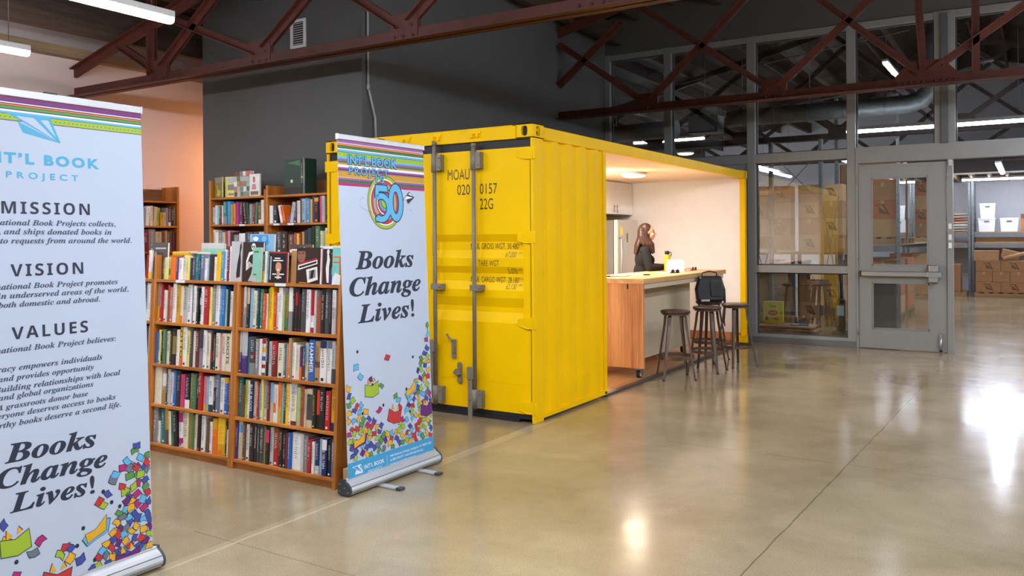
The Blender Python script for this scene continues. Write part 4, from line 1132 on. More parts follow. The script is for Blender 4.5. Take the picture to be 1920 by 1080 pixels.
# ---- books shown by their covers
def cover_book(w, h, d, c, M, x, y, z, rz, label, group, art=(), spine=None, lean=0, cat='book'):
    """book standing with its front cover towards the viewer; art: (colour, polygon in cover units 0..1)"""
    m = bc(c)
    cv = MB(); t = .003
    cv.box((0, 0, 0), (w, t, h), m); cv.box((0, d-t, 0), (w, d, h), m); cv.box((0, t, 0), (t, d-t, h), bc(spine) if spine else m)
    o = cv.build('book')
    B((t, t, .003), (w-.003, d-t, h-.003)).build('page_block', o, M_PAGES)
    if art:
        a = MB()
        for k, (ac, pts) in enumerate(art):
            yy = -.0004*(k+1)
            a.add([(u*w, yy, v*h) for u, v in pts], [tuple(range(len(pts)))], bc(ac) if ac in PAL else mat(*ac))
        a.build('cover_print', o)
    o.matrix_world = M @ Matrix.Translation((x, y, z+.0008)) @ Matrix.Rotation(rz, 4, 'Z') @ Matrix.Rotation(-lean, 4, 'X')
    return tag(o, label, cat, group)
def rect(a, b, c, d): return [(a, b), (c, b), (c, d), (a, d)]
def oval(cx_, cy_, rx, ry, n=16): return [(cx_+rx*cos(2*pi*k/n), cy_+ry*sin(2*pi*k/n)) for k in range(n)]
SKIN_D = ('cover skin', (150, 100, 80), .5); SKIN_L = ('cover skin light', (214, 150, 116), .5)
zt = SH[4]
cover_book(.11, .29, .012, 'lgry', M2, .842, .035, zt, radians(3), 'large white book with a black silhouette, propped against others', g2, [('blk', [(.55, .08), (.85, .12), (.9, .5), (.85, .72), (.95, .86), (.88, .98), (.78, .9), (.74, .7), (.6, .45), (.52, .2)])], 'wht')
cover_book(.235, .345, .022, 'lblu', M1, .0, .10, zt, radians(4), 'tall light blue picture book rising behind the skeleton cover', g1, [('sky', [(.1, .98), (.75, .98), (.8, .8), (.55, .7), (.15, .78)]), ('wht', oval(.25, .9, .12, .05)), ('lblu', oval(.6, .9, .1, .06))], 'wht')
cover_book(.19, .285, .02, 'dbrn', M1, .012, .035, zt, radians(5), 'black book with a white skeleton drawn on its cover', g1, [('wht', oval(.52, .88, .11, .09)), ('wht', [(.50, .80), (.62, .78), (.60, .45), (.50, .45)]), ('wht', [(.30, .74), (.55, .78), (.56, .72), (.36, .66), (.22, .45), (.16, .5)]), ('wht', [(.18, .5), (.5, .36), (.52, .42), (.3, .52), (.24, .3), (.18, .28)]), ('lgry', [(.3, .02), (.7, .02), (.62, .25), (.6, .36), (.5, .36), (.45, .2)]), ('blk', oval(.48, .88, .03, .03)), ('blk', oval(.57, .88, .03, .03))], 'navy')
cover_book(.085, .245, .016, 'mint', M1, .135, .018, zt, radians(1), 'mint green book leaning behind a brown spine', g1, [('grn', rect(.15, .2, .5, .24)), ('grn', rect(.15, .85, .7, .9)), ('lgry', rect(.05, .02, .5, .14))])
shelf_row('40 .82 dbrn wht .0/.38/gold, 40 .83 wht grn, 28 .84 mint, 30 .83 navy wht', M1, .222, .298, zt, .262, 'top of the right low bookcase', g1, 12, back=.025)
cover_book(.165, .215, .018, 'blk', M1, .305, .02, zt, radians(4), 'black book with a smiling face and red border on its cover', g1, [('red', rect(0, .95, 1, 1)), ('red', rect(.96, 0, 1, 1)), ('lgry', [(.04, .1), (.1, .1), (.12, .85), (.06, .85)]), ('dbrn', oval(.52, .55, .23, .24)), (SKIN_L, oval(.52, .51, .16, .18)), ('dbrn', [(.34, .6), (.4, .74), (.6, .74), (.7, .6), (.64, .64), (.5, .67), (.4, .64)]), (SKIN_L, rect(.44, .12, .6, .34)), ('wht', oval(.52, .42, .07, .025)), ('wht', rect(.3, .77, .62, .81)), ('wht', rect(.22, .70, .78, .735)), ('wht', rect(.2, .26, .42, .3)), ('wht', rect(.6, .26, .86, .3)), ('wht', rect(.36, .16, .72, .2))], 'blk')
cover_book(.10, .235, .03, 'kraft', M1, .472, .065, zt, radians(4), 'plain kraft brown book standing cover out', g1, [('wht', rect(0, .96, 1, 1)), ('tan', [(.3, 0), (1, .2), (1, .02), (.9, 0)])])
cover_book(.205, .245, .022, 'dbrn', M1, .568, .022, zt, radians(6), 'dark brown book with a portrait and a tilted film strip', g1, [(SKIN_D, oval(.2, .78, .17, .22)), ('dbrn', rect(0, .9, .4, 1.0)), ('dbrn', [(.02, .6), (.16, .6), (.1, .5), (.02, .5)]), ('blk', oval(.12, .84, .04, .015)), ('blk', oval(.27, .84, .04, .015)), ('rbrn', oval(.18, .68, .07, .02)), ('red', [(.08, .52), (.86, .68), (.87, .72), (.08, .565)]), ('wht', [(.08, .37), (.88, .55), (.88, .67), (.08, .51)]), ('blk', [(.12, .42), (.84, .575), (.84, .63), (.12, .475)]), ('wht', [(.5, .02), (.92, .12), (.88, .48), (.42, .39)]), ('gry', [(.55, .12), (.82, .18), (.82, .4), (.55, .36)]), ('blk', [(.6, .14), (.72, .16), (.76, .4), (.64, .36)]), ('gold', rect(.15, .02, .45, .04))], 'ored')
shelf_row('22 .9 wht pink, 16 .9 pink, 26 .9 kraft', M1, .778, .818, zt, .262, 'beside the film strip cover on top', g1, 13, back=.03)
cover_book(.14, .235, .018, 'dbrn', M1, .822, .012, zt, radians(4), 'dark purple book with a white standing figure on its cover', g1, [('pur', rect(.4, 0, 1, .3)), ('wht', oval(.32, .92, .08, .07)), ('wht', [(.27, .88), (.36, .88), (.44, .68), (.40, .5), (.40, .05), (.28, .05), (.2, .45), (.26, .66)]), ('org', rect(.6, .72, .9, .80)), ('org', rect(.6, .60, .9, .67)), ('slate', [(.5, .28), (.75, .28), (.8, .5), (.55, .48)]), ('salm', rect(.5, .86, .95, .88))])
cover_book(.075, .245, .014, 'turq', M1, .925, -.004, zt, radians(4), 'turquoise book cover next to the narrow banner', g1, [('org', rect(.1, .72, .9, .76)), ('org', rect(.1, .58, .9, .62)), ('wht', [(0, 0), (.9, 0), (.95, .25), (.4, .32), (.1, .2)])])
# row standing on the rear half of the top
cover_book(.20, .275, .02, 'dgry', M1, .30, .235, zt, radians(-2), 'dark grey photo book standing behind the mint book', g1, [('lgry', oval(.38, .86, .1, .07)), ('lgry', oval(.6, .88, .1, .06)), ('brn', rect(.7, .6, 1, 1))])
cover_book(.20, .235, .018, 'navy', M1, .335, .205, zt, radians(4), 'navy blue book standing behind the portrait cover', g1, [('cream', rect(0, .96, 1, 1))])
cover_book(.18, .262, .025, 'wht', M1, .60, .205, zt, radians(5), 'pale backed book standing behind the film strip cover', g1)
cover_book(.17, .255, .025, 'cream', M1, .79, .20, zt, radians(3), 'cream backed book behind the white figure cover', g1)
cover_book(.22, .285, .02, 'dgry', M3, .855, .06, zt, radians(-6), 'large dark grey book with a photograph beside the oak post', g3, [('lgry', rect(.2, .82, .9, .86)), ('blk', [(.05, .25), (.3, .2), (.35, .6), (.3, .75), (.12, .7)]), ('gry', oval(.22, .66, .09, .09)), ('blk', rect(.35, .5, .7, .72))])
cover_book(.26, .29, .02, 'teal', M2, .22, .255, zt, radians(2), 'big faded teal book standing at the rear of the top row', g2, [('lgry', rect(0, .85, 1, 1)), ('mint', rect(0, .70, 1, .85))])
flat_book(.20, .03, .13, 'gold', M2, .13, .06, zt+.185, 'orange-yellow book lying flat over upright books on top', g2)
flat_book(.12, .018, .12, 'beige', M2, .30, .07, zt+.20, 'small beige book lying flat over cream spines on top', g2)
flat_book(.17, .03, .12, 'rbrn', M2, .42, .06, SH[3]+.258, 'brown book lying flat over the second shelf books', g2)
flat_book(.26, .022, .12, 'blu', M2, .52, .06, SH[2]+.272, 'blue and white book lying flat over the third shelf books', g2)
# block of wood behind the banner foot
o = B((0, 0, 0), (.06, .12, .13)).build('wood_block', None, mat('pale block', (206, 172, 128), .6), bevel=.003); o.location = (-.140, -2.20, .0); tag(o, 'pale wooden block on the floor behind the narrow banner', 'block')

# ---- tall bookcase against the charcoal wall
MB_ = Matrix.Translation((-4.405, .115, 0))
SB = [.10, .46, .80, 1.13, 1.46, 1.785, 2.092]
bookcase('bookcase', 'tall oak bookcase by the charcoal wall corner', MB_, .945, (2.29, 2.16), SB, .34, cards=((.52, 1.785),), tops=False, group='tall bookcases', backh=2.2)
MB2 = Matrix.Translation((-3.458, .115, 0))
bookcase('bookcase', 'tall oak bookcase between its twin and the yellow container', MB2, .945, (2.20, 2.32), SB, .34, cards=((.12, 1.785), (.34, 1.785)), tops=False, group='tall bookcases', backh=2.26)
g4 = 'books in the tall bookcases'
shelf_row("""34 .72 lgry, 14 .8 wht, 26 .76 turq, 30 .76 maroon wht, 20 .78 cream, 44 .94 teal .0/.35/gry, 36 .94 sky, 18 .82 gold, 22 .84 olive, 20 .84 org, 28 .9 mag, 24 .88 pur, 24 .9 maroon, 30 .88 dbrn r-6, 24 .86 dgrn r-6, 36 .8 gry, 22 .82 dred r4, 26 .86 grn r4, 30 .84 brn wht .0/.2/wht, 22 .94 cream, 22 .95 wht""",
          MB_, .035, .91, SB[5], SB[6]-SB[5]-.03, 'shelf of the tall bookcase beside the corner', g4, 41)
shelf_row("""34 .70 wht, 44 .74 blk wht, 26 .70 wht org r-12, 26 .68 org blk r-14, 40 .3 rbrn, 30 .8 lgry blk r11, 26 .8 pur r3, 30 .85 cream pur, 16 .94 brn, 34 .92 lblu, 14 .95 gry, 28 .9 sky wht, 20 .88 gold, 22 1.0 pur, 42 .98 blk gold .8/.95/gold, 24 1.0 hot, 30 1.0 lgry blk, 30 .98 blk gold""",
          MB2, .035, .915, SB[5], SB[6]-SB[5]-.03, 'shelf of the tall bookcase beside the container', g4, 42)
shelf_row("""22 .9 cream, 22 .8 wht, 30 .85 gry, 24 .8 beige, 26 .84 rbrn, 20 .86 pink, 26 .8 dbrn, 40 .7 gry, 50 .75 wht, 60 .8 dgry, 40 .8 brn, 50 .8 lgry""", MB_, .035, .91, SB[4], SB[5]-SB[4]-.03, 'second visible shelf, tall bookcase beside the corner', g4, 43)
shelf_row("""60 .75 brn, 50 .8 dgry, 60 .8 dbrn, 60 .7 brn, 20 .75 red, 24 .72 yel, 22 .75 dred, 20 .78 gold, 36 .84 navy, 34 .9 dgrn, 30 .96 blk, 44 .98 grn, 22 .8 cream, 22 .8 lgrn, 30 .9 wht""", MB2, .035, .915, SB[4], SB[5]-SB[4]-.03, 'second visible shelf, tall bookcase beside the container', g4, 44)
zt = SB[6]
cover_book(.20, .235, .02, 'olive', MB_, .04, .05, zt, radians(-16), 'olive patterned book leaning at the left end of the tall bookcase', g4, [('lime', [(.2, .1), (.5, .4), (.9, .3), (.7, .05)]), ('gry', rect(.1, .7, .9, .95)), ('lyel', [(.3, .6), (.5, .1), (.55, .1), (.35, .65)])], 'cream', cat='book')
cover_book(.165, .235, .02, 'lyel', MB_, .225, .045, zt, radians(6), 'cream yellow book with grey pictures on the tall bookcase', g4, [('gry', rect(.25, .35, .95, .62)), ('lgry', rect(.25, .68, .95, .95)), ('gry', rect(.3, .1, .85, .2))])
cover_book(.30, .285, .02, 'beige', MB_, .385, .04, zt, radians(2), 'large book with a collage of small pictures on the tall bookcase', g4,
           [(random.Random(i).choice(('grn', 'salm', 'lgry', 'gry', 'tan', 'mint', 'brn', 'wht', 'pink')), rect(.02+.166*(i % 6), .02+.2*(i//6), .02+.166*(i % 6)+.15, .02+.2*(i//6)+.18)) for i in range(30)])
cover_book(.175, .245, .02, 'wht', MB_, .655, .03, zt, radians(-4), 'white book with a small portrait, beside the middle post', g4, [('brn', oval(.45, .75, .12, .14)), (SKIN_L, oval(.45, .74, .07, .1)), ('pink', [(.3, .55), (.6, .55), (.7, .3), (.2, .3)]), ('grn', rect(.1, .1, .9, .22)), ('salm', rect(.1, .04, .9, .1))])
cover_book(.28, .375, .022, 'dgrn', MB2, .24, .05, zt, radians(-3), 'tall dark green book standing on the tall bookcase', g4, [('blk', rect(.02, .02, .98, .2)), ('grn', [(.1, .9), (.9, .97), (.9, .8), (.6, .85)]), ('lyel', oval(.42, .38, .07, .05)), ('dgrn', oval(.42, .6, .2, .1))])
shelf_row('30 .93 blk .45/.5/gold, 12 .95 gry, 16 .94 dgrn', MB2, .525, .585, zt, .40, 'top of the tall bookcase beside the green book', g4, 45, depth=.2)

# ---- bookcase against the pale wall, facing the room
MP = Matrix.Translation((-6.14, -.25, 0)) @ Matrix.Rotation(pi/2, 4, 'Z')
SP = [.10, .46, .80, 1.13, 1.46, 1.80, 2.13]
bookcase('bookcase', 'tall oak bookcase against the pale pink wall', MP, 1.24, (2.33, 2.33), SP, .34, tops=False, group='tall bookcases', backh=2.30)
g5 = 'books in the bookcase on the pink wall'
shelf_row("""40 .8 gry, 30 .8 dgry, 40 .82 lgry, 40 .8 gry, 60 .76 slate, 50 .8 lgry, 60 .8 dgry, 40 .8 wht, 60 .8 slate, 50 .8 gry, 34 .84 wht r5, 30 .88 cream, 26 .84 beige r5, 30 .8 lime r5, 26 .6 gold, 26 .6 beige, 26 .8 gry, 26 .84 maroon wht .0/.2/wht, 30 .86 blk, 20 .86 tan""", MP, .04, 1.20, SP[5], SP[6]-SP[5]-.03, 'upper shelf of the pink wall bookcase', g5, 51)
shelf_row("""60 .8 pur, 60 .86 dred, 60 .86 slate, 70 .86 navy, 70 .9 dgry, 80 .9 pur, 60 .9 dred, 60 .95 gry, 60 .85 beige, 24 .9 brn, 24 .9 tan, 24 .88 dgrn, 30 .86 brn, 24 .85 maroon""", MP, .04, 1.20, SP[4], SP[5]-SP[4]-.03, 'lower shelf of the pink wall bookcase', g5, 52)
# ================================================================ roll-up banners
M_CLOTH = mat('banner cloth', (186, 199, 215), .55, var=.01)
M_NAVY = mat('banner navy ink', (36, 44, 62), .6, var=0)
M_SLATE = mat('banner slate ink', (66, 78, 100), .6, var=0)
INK = {k: mat('ink '+k, v, .55, var=0) for k, v in dict(blue=(74, 170, 206), mag=(176, 32, 108), pur=(104, 34, 112), wht=(232, 236, 242), gold=(226, 170, 34), dgold=(196, 150, 44), grn=(84, 146, 66), dgrn=(60, 112, 58), lime=(158, 186, 44), org=(226, 128, 40),
       red=(196, 48, 48), ind=(64, 76, 156), sky=(92, 178, 220), gry=(106, 118, 128), dk=(34, 42, 56), lil=(140, 92, 150), dred=(120, 40, 40), strip=(64, 158, 204)).items()}
class Banner:
    """roll-up banner standing on the floor; u runs along its foot, v up the cloth"""
    def __init__(s, name, label, BL, U, V, W, H):
        s.BL = Vector(BL); s.U = Vector(U).normalized(); s.V = Vector(V).normalized(); s.N = s.U.cross(s.V).normalized(); s.W = W; s.H = H
        base = Vector((s.BL.x, s.BL.y, 0))
        s.t = thing(name, label, 'banner', base, 0, 'roll-up banners')
        s.base = base; s.mb = {}; s.layer = 0
    def P(s, u, v, k=0.0):
        return s.BL - s.base + s.U*u + s.V*v + s.N*k
    def poly(s, part, pts, ink, lay):
        m = s.mb.setdefault(part, MB()); m.add([s.P(u, v, .0006+lay*.00016) for u, v in pts], [tuple(range(len(pts)))], INK.get(ink, ink)); return s
    def band(s, part, v0, v1, ink, lay=0, u0=None, u1=None, sl=0.0):
        u0 = 0 if u0 is None else u0; u1 = s.W if u1 is None else u1
        return s.poly(part, [(u0, v0), (u1, v0+sl), (u1, v1+sl), (u0, v1)], ink, lay)
    def text(s, part, body, u0, u1, v, ink, lay, height=None, vis=None, bold=0.0, spacing=1.0, slope=0.0, ysc=1.0):
        """line of text whose visible part vis spans u0..u1 at baseline v"""
        vs, fs = text_shape(body, bold, spacing)
        a, b = extent(vs)
        if vis:
            q, _ = text_shape(vis, bold, spacing); c, d = extent(q); sx = (u1-u0)/(d-c)
        else: sx = (u1-u0)/(b-a)
        sy = sx*ysc if height is None else height/.72
        pts = [(u1 - (b-x)*sx, v + y*sy + slope*(-(b-x)*sx)) for x, y in vs]
        s.n = getattr(s, 'n', 0)+1; m = s.mb.setdefault(part+'#%d' % s.n, MB()); m.add([s.P(u, w_, .0006+lay*.00016) for u, w_ in pts], fs, INK.get(ink, ink))
    def finish(s, knob_ends=True):
        W, H = s.W, s.H
        # cloth with a little thickness
        m = MB(); c = [s.P(0, -.03), s.P(W, -.03), s.P(W, H), s.P(0, H)]
        m.add(c + [p - s.N*.0015 for p in c], [(0, 1, 2, 3), (7, 6, 5, 4), (0, 4, 5, 1), (1, 5, 6, 2), (2, 6, 7, 3), (3, 7, 4, 0)], M_CLOTH)
        cl = m.build('banner_cloth', s.t)
        for part, mb in s.mb.items():
            mb.build(part.split('#')[0], cl)
        # top rail
        m = MB(); r = [(-.002, H-.004), (W+.002, H-.004), (W+.002, H+.03), (-.002, H+.03)]
        c = [s.P(u, v, .008) for u, v in r]; m.add(c + [p - s.N*.016 for p in c], [(0, 1, 2, 3), (7, 6, 5, 4), (0, 4, 5, 1), (1, 5, 6, 2), (2, 6, 7, 3), (3, 7, 4, 0)], mat('rail white', (176, 178, 178), .35, .4))
        tr = m.build('top_rail', s.t, bevel=.003)
        m = MB(); c = [s.P(u, v, .004) for u, v in ((W*.5-.04, H+.03), (W*.5+.02, H+.03), (W*.5+.02, H+.036), (W*.5-.04, H+.036))]
        m.add(c + [p - s.N*.012 for p in c], [(0, 1, 2, 3), (7, 6, 5, 4), (0, 4, 5, 1), (1, 5, 6, 2), (2, 6, 7, 3), (3, 7, 4, 0)], M_BLACK); m.build('pole_clip', tr)
        for u in (0, W):
            m = MB(); p = s.P(u, H+.013); m.obox(p, (.02, .006, .036), Matrix.Identity(3), M_WHITE); m.build('rail_end', tr)
        # support pole behind
        p0 = s.P(W*.5, -.03, -.03); p0.z = .09; p1 = s.P(W*.5, H+.03, -.012)
        MB().cyl(p0, p1, .008, None, 8, M_ALU).build('support_pole', s.t)
        # foot cassette: rounded section swept along u
        sec = [(-.055, .018), (-.050, .078), (-.035, .098), (.0, .104), (.006, .100), (.006, .092), (.030, .080), (.050, .062), (.056, .045), (.052, .026), (.042, .014), (-.045, .014)]
        Nx = Vector((s.N.x, s.N.y, 0)).normalized()
        q = [s.P(0, 0)*0 + Nx*(x-.002) + Vector((0, 0, z)) for x, z in sec]
        q = [p - s.U*.02 for p in q]
        m = MB(); m.prism(q, s.U*(W+.04), M_ALU)
        for x, z in ((.054, .030), (.045, .066)):
            m.bar(-s.U*.018 + Nx*x + Vector((0, 0, z)), s.U*(W+.018) + Nx*x + Vector((0, 0, z)), .004, .003, M_GALV)
        cs = m.build('foot_cassette', s.t)
        for o, e in ((-s.U*.034, s.U*.014), (s.U*(W+.02), s.U*.014)):
            m = MB(); m.prism([p*1.0 + s.U*.02 + o + Vector((0, 0, (p.z-.055)*.10)) for p in q], e, mat('end cap dark', (58, 64, 70), .5))
            for x, z in ((-.04, .03), (.03, .03), (-.04, .075), (.0, .055)):
                m.ball(o + Nx*x + Vector((0, 0, z)) + (e if o.dot(s.U) > 0 else Vector((0, 0, 0))), .004, None, 8, 5, M_STEEL)
            m.build('end_cap', cs)
        for f in (.30, .76):
            m = MB(); c = s.U*(W*f)
            m.obox(c + Nx*.10 + Vector((0, 0, .008)), (.05, .20, .014), Matrix((s.U, Nx, Vector((0, 0, 1)))).transposed(), M_ALU)
            m.obox(c - Nx*.05 + Vector((0, 0, .008)), (.05, .10, .014), Matrix((s.U, Nx, Vector((0, 0, 1)))).transposed(), M_ALU)
            fo = m.build('swivel_foot', s.t, bevel=.004)
            MB().obox(c + Nx*.205 + Vector((0, 0, .009)), (.052, .04, .018), Matrix((s.U, Nx, Vector((0, 0, 1)))).transposed(), mat('end cap dark', (58, 64, 70), .5)).build('foot_tip', fo, bevel=.004)

CONF = ['grn', 'grn', 'lime', 'lime', 'sky', 'sky', 'ind', 'ind', 'ind', 'red', 'red', 'mag', 'gold', 'gold', 'gry', 'pur']
def scrap(bn, part, u, v, rng, lay, size=1.0, ink=None, ang=None):
    """a fluttering page: wavy quad with a dark outline"""
    a = rng.uniform(-1.2, 1.2) if ang is None else ang
    w, h = .040*size*rng.uniform(.85, 1.15), .030*size*rng.uniform(.8, 1.2)
    sk = rng.uniform(-.012, .012)*size; bow = rng.uniform(-.009, .009)*size
    def ring(e):
        W2, H2 = w/2+e, h/2+e
        r = [(-W2, -H2), (0, -H2+bow), (W2, -H2), (W2+sk, H2), (sk, H2+bow), (-W2+sk, H2)]
        return [(min(max(u+x*cos(a)-y*sin(a), .002), bn.W-.002), v+x*sin(a)+y*cos(a)) for x, y in r]
    for pts, ik, l in ((ring(.0024), 'dk', lay), (ring(-.0005), ink or rng.choice(CONF), lay+1)):
        m = bn.mb.setdefault(part, MB())
        m.add([bn.P(x, y, .0006+l*.00016) for x, y in pts], [(0, 1, 4, 5), (1, 2, 3, 4)], INK[ik])
def dot(bn, part, u, v, r, lay):
    bn.poly(part, [(u+r*cos(2*pi*k/12), v+r*1.1*sin(2*pi*k/12)) for k in range(12)], 'dk', lay)
def open_book(bn, part, u, v, s, cover, page, lay, up=True, rot=0.0):
    bn.n = getattr(bn, 'n', 0)+1; part = 'open_book_print#%d' % bn.n
    def T(pts): return [(u+(x*cos(rot)-y*sin(rot))*s, v+(x*sin(rot)+y*cos(rot))*s) for x, y in pts]
    if up:      # pages towards the viewer
        cov = [(-.062, -.01), (-.045, -.045), (0, -.030), (.052, -.02), (.07, .035), (.05, .04), (0, .0), (-.05, .0)]
        for e, ik, l in ((1.06, 'dk', lay), (1.0, cover, lay+1)): bn.poly(part, T([(x*e, y*e) for x, y in cov]), ik, l)
        for pts in ([(-.048, .008), (-.042, -.034), (0, -.020), (0, .012)], [(0, .012), (0, -.020), (.045, -.008), (.055, .055)]):
            c = (sum(p[0] for p in pts)/4, sum(p[1] for p in pts)/4)
            bn.poly(part, T([(c[0]+(x-c[0])*1.10, c[1]+(y-c[1])*1.10) for x, y in pts]), 'dk', lay+2); bn.poly(part, T(pts), page, lay+3)
    else:       # covers towards the viewer, pages fanning above
        for pts in ([(-.03, .03), (-.022, .062), (-.006, .03)], [(.01, .03), (.022, .058), (.034, .036)]):
            bn.poly(part, T([(x*1.08, y*1.06) for x, y in pts]), 'dk', lay); bn.poly(part, T(pts), 'gold', lay+1)
        for pts in ([(-.052, .035), (-.062, -.028), (-.004, -.048), (0, .014)], [(0, .014), (-.004, -.048), (.050, -.040), (.056, .030)]):
            c = (sum(p[0] for p in pts)/4, sum(p[1] for p in pts)/4)
            bn.poly(part, T([(c[0]+(x-c[0])*1.10, c[1]+(y-c[1])*1.10) for x, y in pts]), 'dk', lay+2); bn.poly(part, T(pts), cover, lay+3)

# ---------------------------------------------------------------- narrow banner beside the container doors
b2 = Banner('banner_stand', 'roll-up banner with a round 50 emblem and striped top before the container doors', (-.01, -2.29, .085), (.01, .86, 0), (-.085, .01, 2.17), .865, 2.165)
st = [(2.165, 'mag'), (2.157, 'lil'), (2.141, 'wht'), (2.137, 'dred'), (2.134, 'org'), (2.124, 'dk'), (2.121, 'dgrn'), (2.106, 'grn'), (2.103, 'wht'), (2.096, 'dk'), (2.094, 'sky'), (2.083, 'dk'), (2.080, 'lime'), (2.050, 'sky'), (2.038, 'lil'), (2.024, 'dgrn'), (2.012, 'dgold'), (2.006, 'dgold'),
      (2.0, 'wht'), (1.984, 'lil'), (1.974, 'pur'), (1.962, 'dgold'), (1.915, 'lil'), (1.902, 'dk'), (1.899, 'dgrn'), (1.886, 'mag'), (1.866, None)]
for (v1, ik), (v0, _) in zip(st[:-1], st[1:]):
    if v0 < v1: b2.band('stripe_print', v0, v1, ik, 0)
rng = random.Random(3)
for k in range(46):
    b2.band('stripe_print', 1.956, 1.959, 'dk', 1, .0+k*.019, .008+k*.019); b2.band('stripe_print', 1.918, 1.921, 'wht', 1, .0+k*.019, .008+k*.019)
    if k % 2: b2.band('stripe_print', 2.064, 2.067, 'dk', 1, k*.019, .006+k*.019)
def outlined(bn, part, body, u0, u1, v, h, ink, lay, bold=.02, spacing=1.0, off=(-.004, -.004)):
    for du, dv in ((off[0], off[1]), (.002, .002), (-.002, .002), (.002, -.002)):
        bn.text(part, body, u0+du, u1+du, v+dv, 'dk', lay, h, bold=bold+.012, spacing=spacing)
    bn.text(part, body, u0, u1, v, ink, lay+1, h, bold=bold, spacing=spacing)
def rings(bn, part, cu, cv, ru, rv, seq, lay):
    for k, (f, ik) in enumerate(seq):
        bn.poly(part, [(cu+ru*f*cos(2*pi*i/40), cv+rv*f*sin(2*pi*i/40)) for i in range(40)], ik, lay+k*.35)
eu, ev = .434, 1.772
rings(b2, 'emblem_print', eu, ev, .172, .185, [(1.0, 'dk'), (.975, 'lime'), (.87, 'dk'), (.86, 'wht'), (.81, 'red'), (.69, 'dk'), (.68, 'sky'), (.63, 'dgold'), (.52, 'pur'), (.47, 'wht'), (.43, 'mag'), (.33, 'dk'), (.32, 'sky'), (.27, 'grn'), (.19, 'lime')], 2)
outlined(b2, 'title_print', 'INT\u2019L BOOK', .088, .568, 2.008, .062, 'sky', 2.4, .02)
outlined(b2, 'title_print', 'PROJECT', .098, .478, 1.944, .048, 'sky', 2.4, .015, 1.3)
outlined(b2, 'title_print', 'IS', .352, .432, 1.902, .046, 'sky', 9, .015, 1.3)
# the numeral: bold figures drawn as their own outlines
def arc(cu, cv, ru, rv, a0, a1, n=18): return [(cu+ru*cos(radians(a0+(a1-a0)*k/n)), cv+rv*sin(radians(a0+(a1-a0)*k/n))) for k in range(n+1)]
def strip(bn, part, outer, inner, ik, lay):
    n = len(outer); m = bn.mb.setdefault(part, MB())
    m.add([bn.P(u, v, .0006+lay*.00016) for u, v in outer+inner], [(k, k+1, n+k+1, n+k) for k in range(n-1)], INK[ik])
for ik, e, l in (('dk', .008, 8.2), ('sky', 0, 8.8)):
    b2.poly('emblem_print', [(.345-e, 1.885+e), (.455+e, 1.885+e), (.462+e, 1.845-e), (.375+e, 1.845-e), (.372+e, 1.80), (.335-e, 1.795)], ik, l)
    strip(b2, 'emblem_print', arc(.395, 1.735, .098+e, .098+e, 128, -120), arc(.395, 1.735, .056-e, .060-e, 128, -120), ik, l)
    b2.poly('emblem_print', [(.335-e, 1.665+e), (.372+e, 1.690+e), (.352+e, 1.645-e), (.342-e, 1.640-e)], ik, l)
    strip(b2, 'emblem_print', arc(.545, 1.772, .074+e, .128+e, 0, 360, 36), arc(.545, 1.772, .032-e, .078-e, 0, 360, 36), ik, l+.3)
# dashed flight path and paper plane
for k in range(26):
    t0 = 150 + k*7.2
    if 205 < t0 < 330 and (t0 > 260): continue
    p = arc(.46, 1.76, .275, .075, t0, t0+4, 1)
    b2.poly('flight_print', [(p[0][0], p[0][1]-.0015), (p[1][0], p[1][1]-.0015), (p[1][0], p[1][1]+.0015), (p[0][0], p[0][1]+.0015)], 'dk', 9.5)
def plane(bn, part, pts, ik_line, ik_fill, lay, th=.004):
    """folded paper plane: tip, tail left, tail right, keel, fold"""
    tip, tl, tr_, kl, fold = pts
    bn.poly(part, [tip, tl, tr_], ik_line, lay); bn.poly(part, [tip, fold, kl], ik_line, lay)
    def inner(a, b, c, f=.78):
        g = ((a[0]+b[0]+c[0])/3, (a[1]+b[1]+c[1])/3); return [(g[0]+(p[0]-g[0])*f, g[1]+(p[1]-g[1])*f) for p in (a, b, c)]
    m1 = (tl[0]*.42+tr_[0]*.58, tl[1]*.42+tr_[1]*.58); m2 = (tl[0]*.30+tr_[0]*.70, tl[1]*.30+tr_[1]*.70)
    bn.poly(part, inner(tip, tl, m1, .80), ik_fill, lay+1); bn.poly(part, inner(tip, m2, tr_, .62), ik_fill, lay+1)
plane(b2, 'flight_print', [(.745, 1.815), (.615, 1.788), (.690, 1.855), (.676, 1.768), (.655, 1.800)], 'dk', 'wht', 9.5)
for s_, u0, u1, v, in (('Books', .128, .716, 1.330), ('Change', .066, .786, 1.158), ('Lives!', .136, .703, .982)):
    b2.text('slogan_print', serif(s_), u0, u1, v, M_NAVY, 1, .122, bold=.014)
# confetti of pages
rng = random.Random(21)
n = 0
PL = []; tries = 0
def free(u, v, r):
    if any((u-a)**2+(v-b)**2 < r*r for a, b in PL): return False
    PL.append((u, v)); return True
while n < 250 and tries < 40000:
    tries += 1
    u = rng.uniform(.02, .845); v = rng.uniform(.125, .96)
    edge = min(u, .865-u)/.43
    top = .40 + .26*max(0,1-edge)**2.0 - .16*edge if u < .43 else .36 + .62*max(0,1-edge)**1.6 - .14*edge
    d = 1.0 if v < top*.72 else max(0, (top-v)/(top*.28))**1.2
    if rng.random() < d and free(u, v, .038):
        scrap(b2, 'confetti_print', u, v, rng, (n % 4)*2+1, .98); n += 1
for u, v in ((.23, .60), (.24, .51), (.14, .64), (.40, .73), (.33, .55), (.31, .40), (.47, .46), (.50, .43), (.10, .70), (.52, .37)): scrap(b2, 'confetti_print', u, v, rng, 3, 1.0)
for u, v in ((.12, .80), (.25, .57), (.59, .49), (.35, .42), (.67, .70), (.72, .60), (.40, .31), (.15, .40), (.62, .33), (.20, .31)): dot(b2, 'confetti_print', u, v, .010, 3)
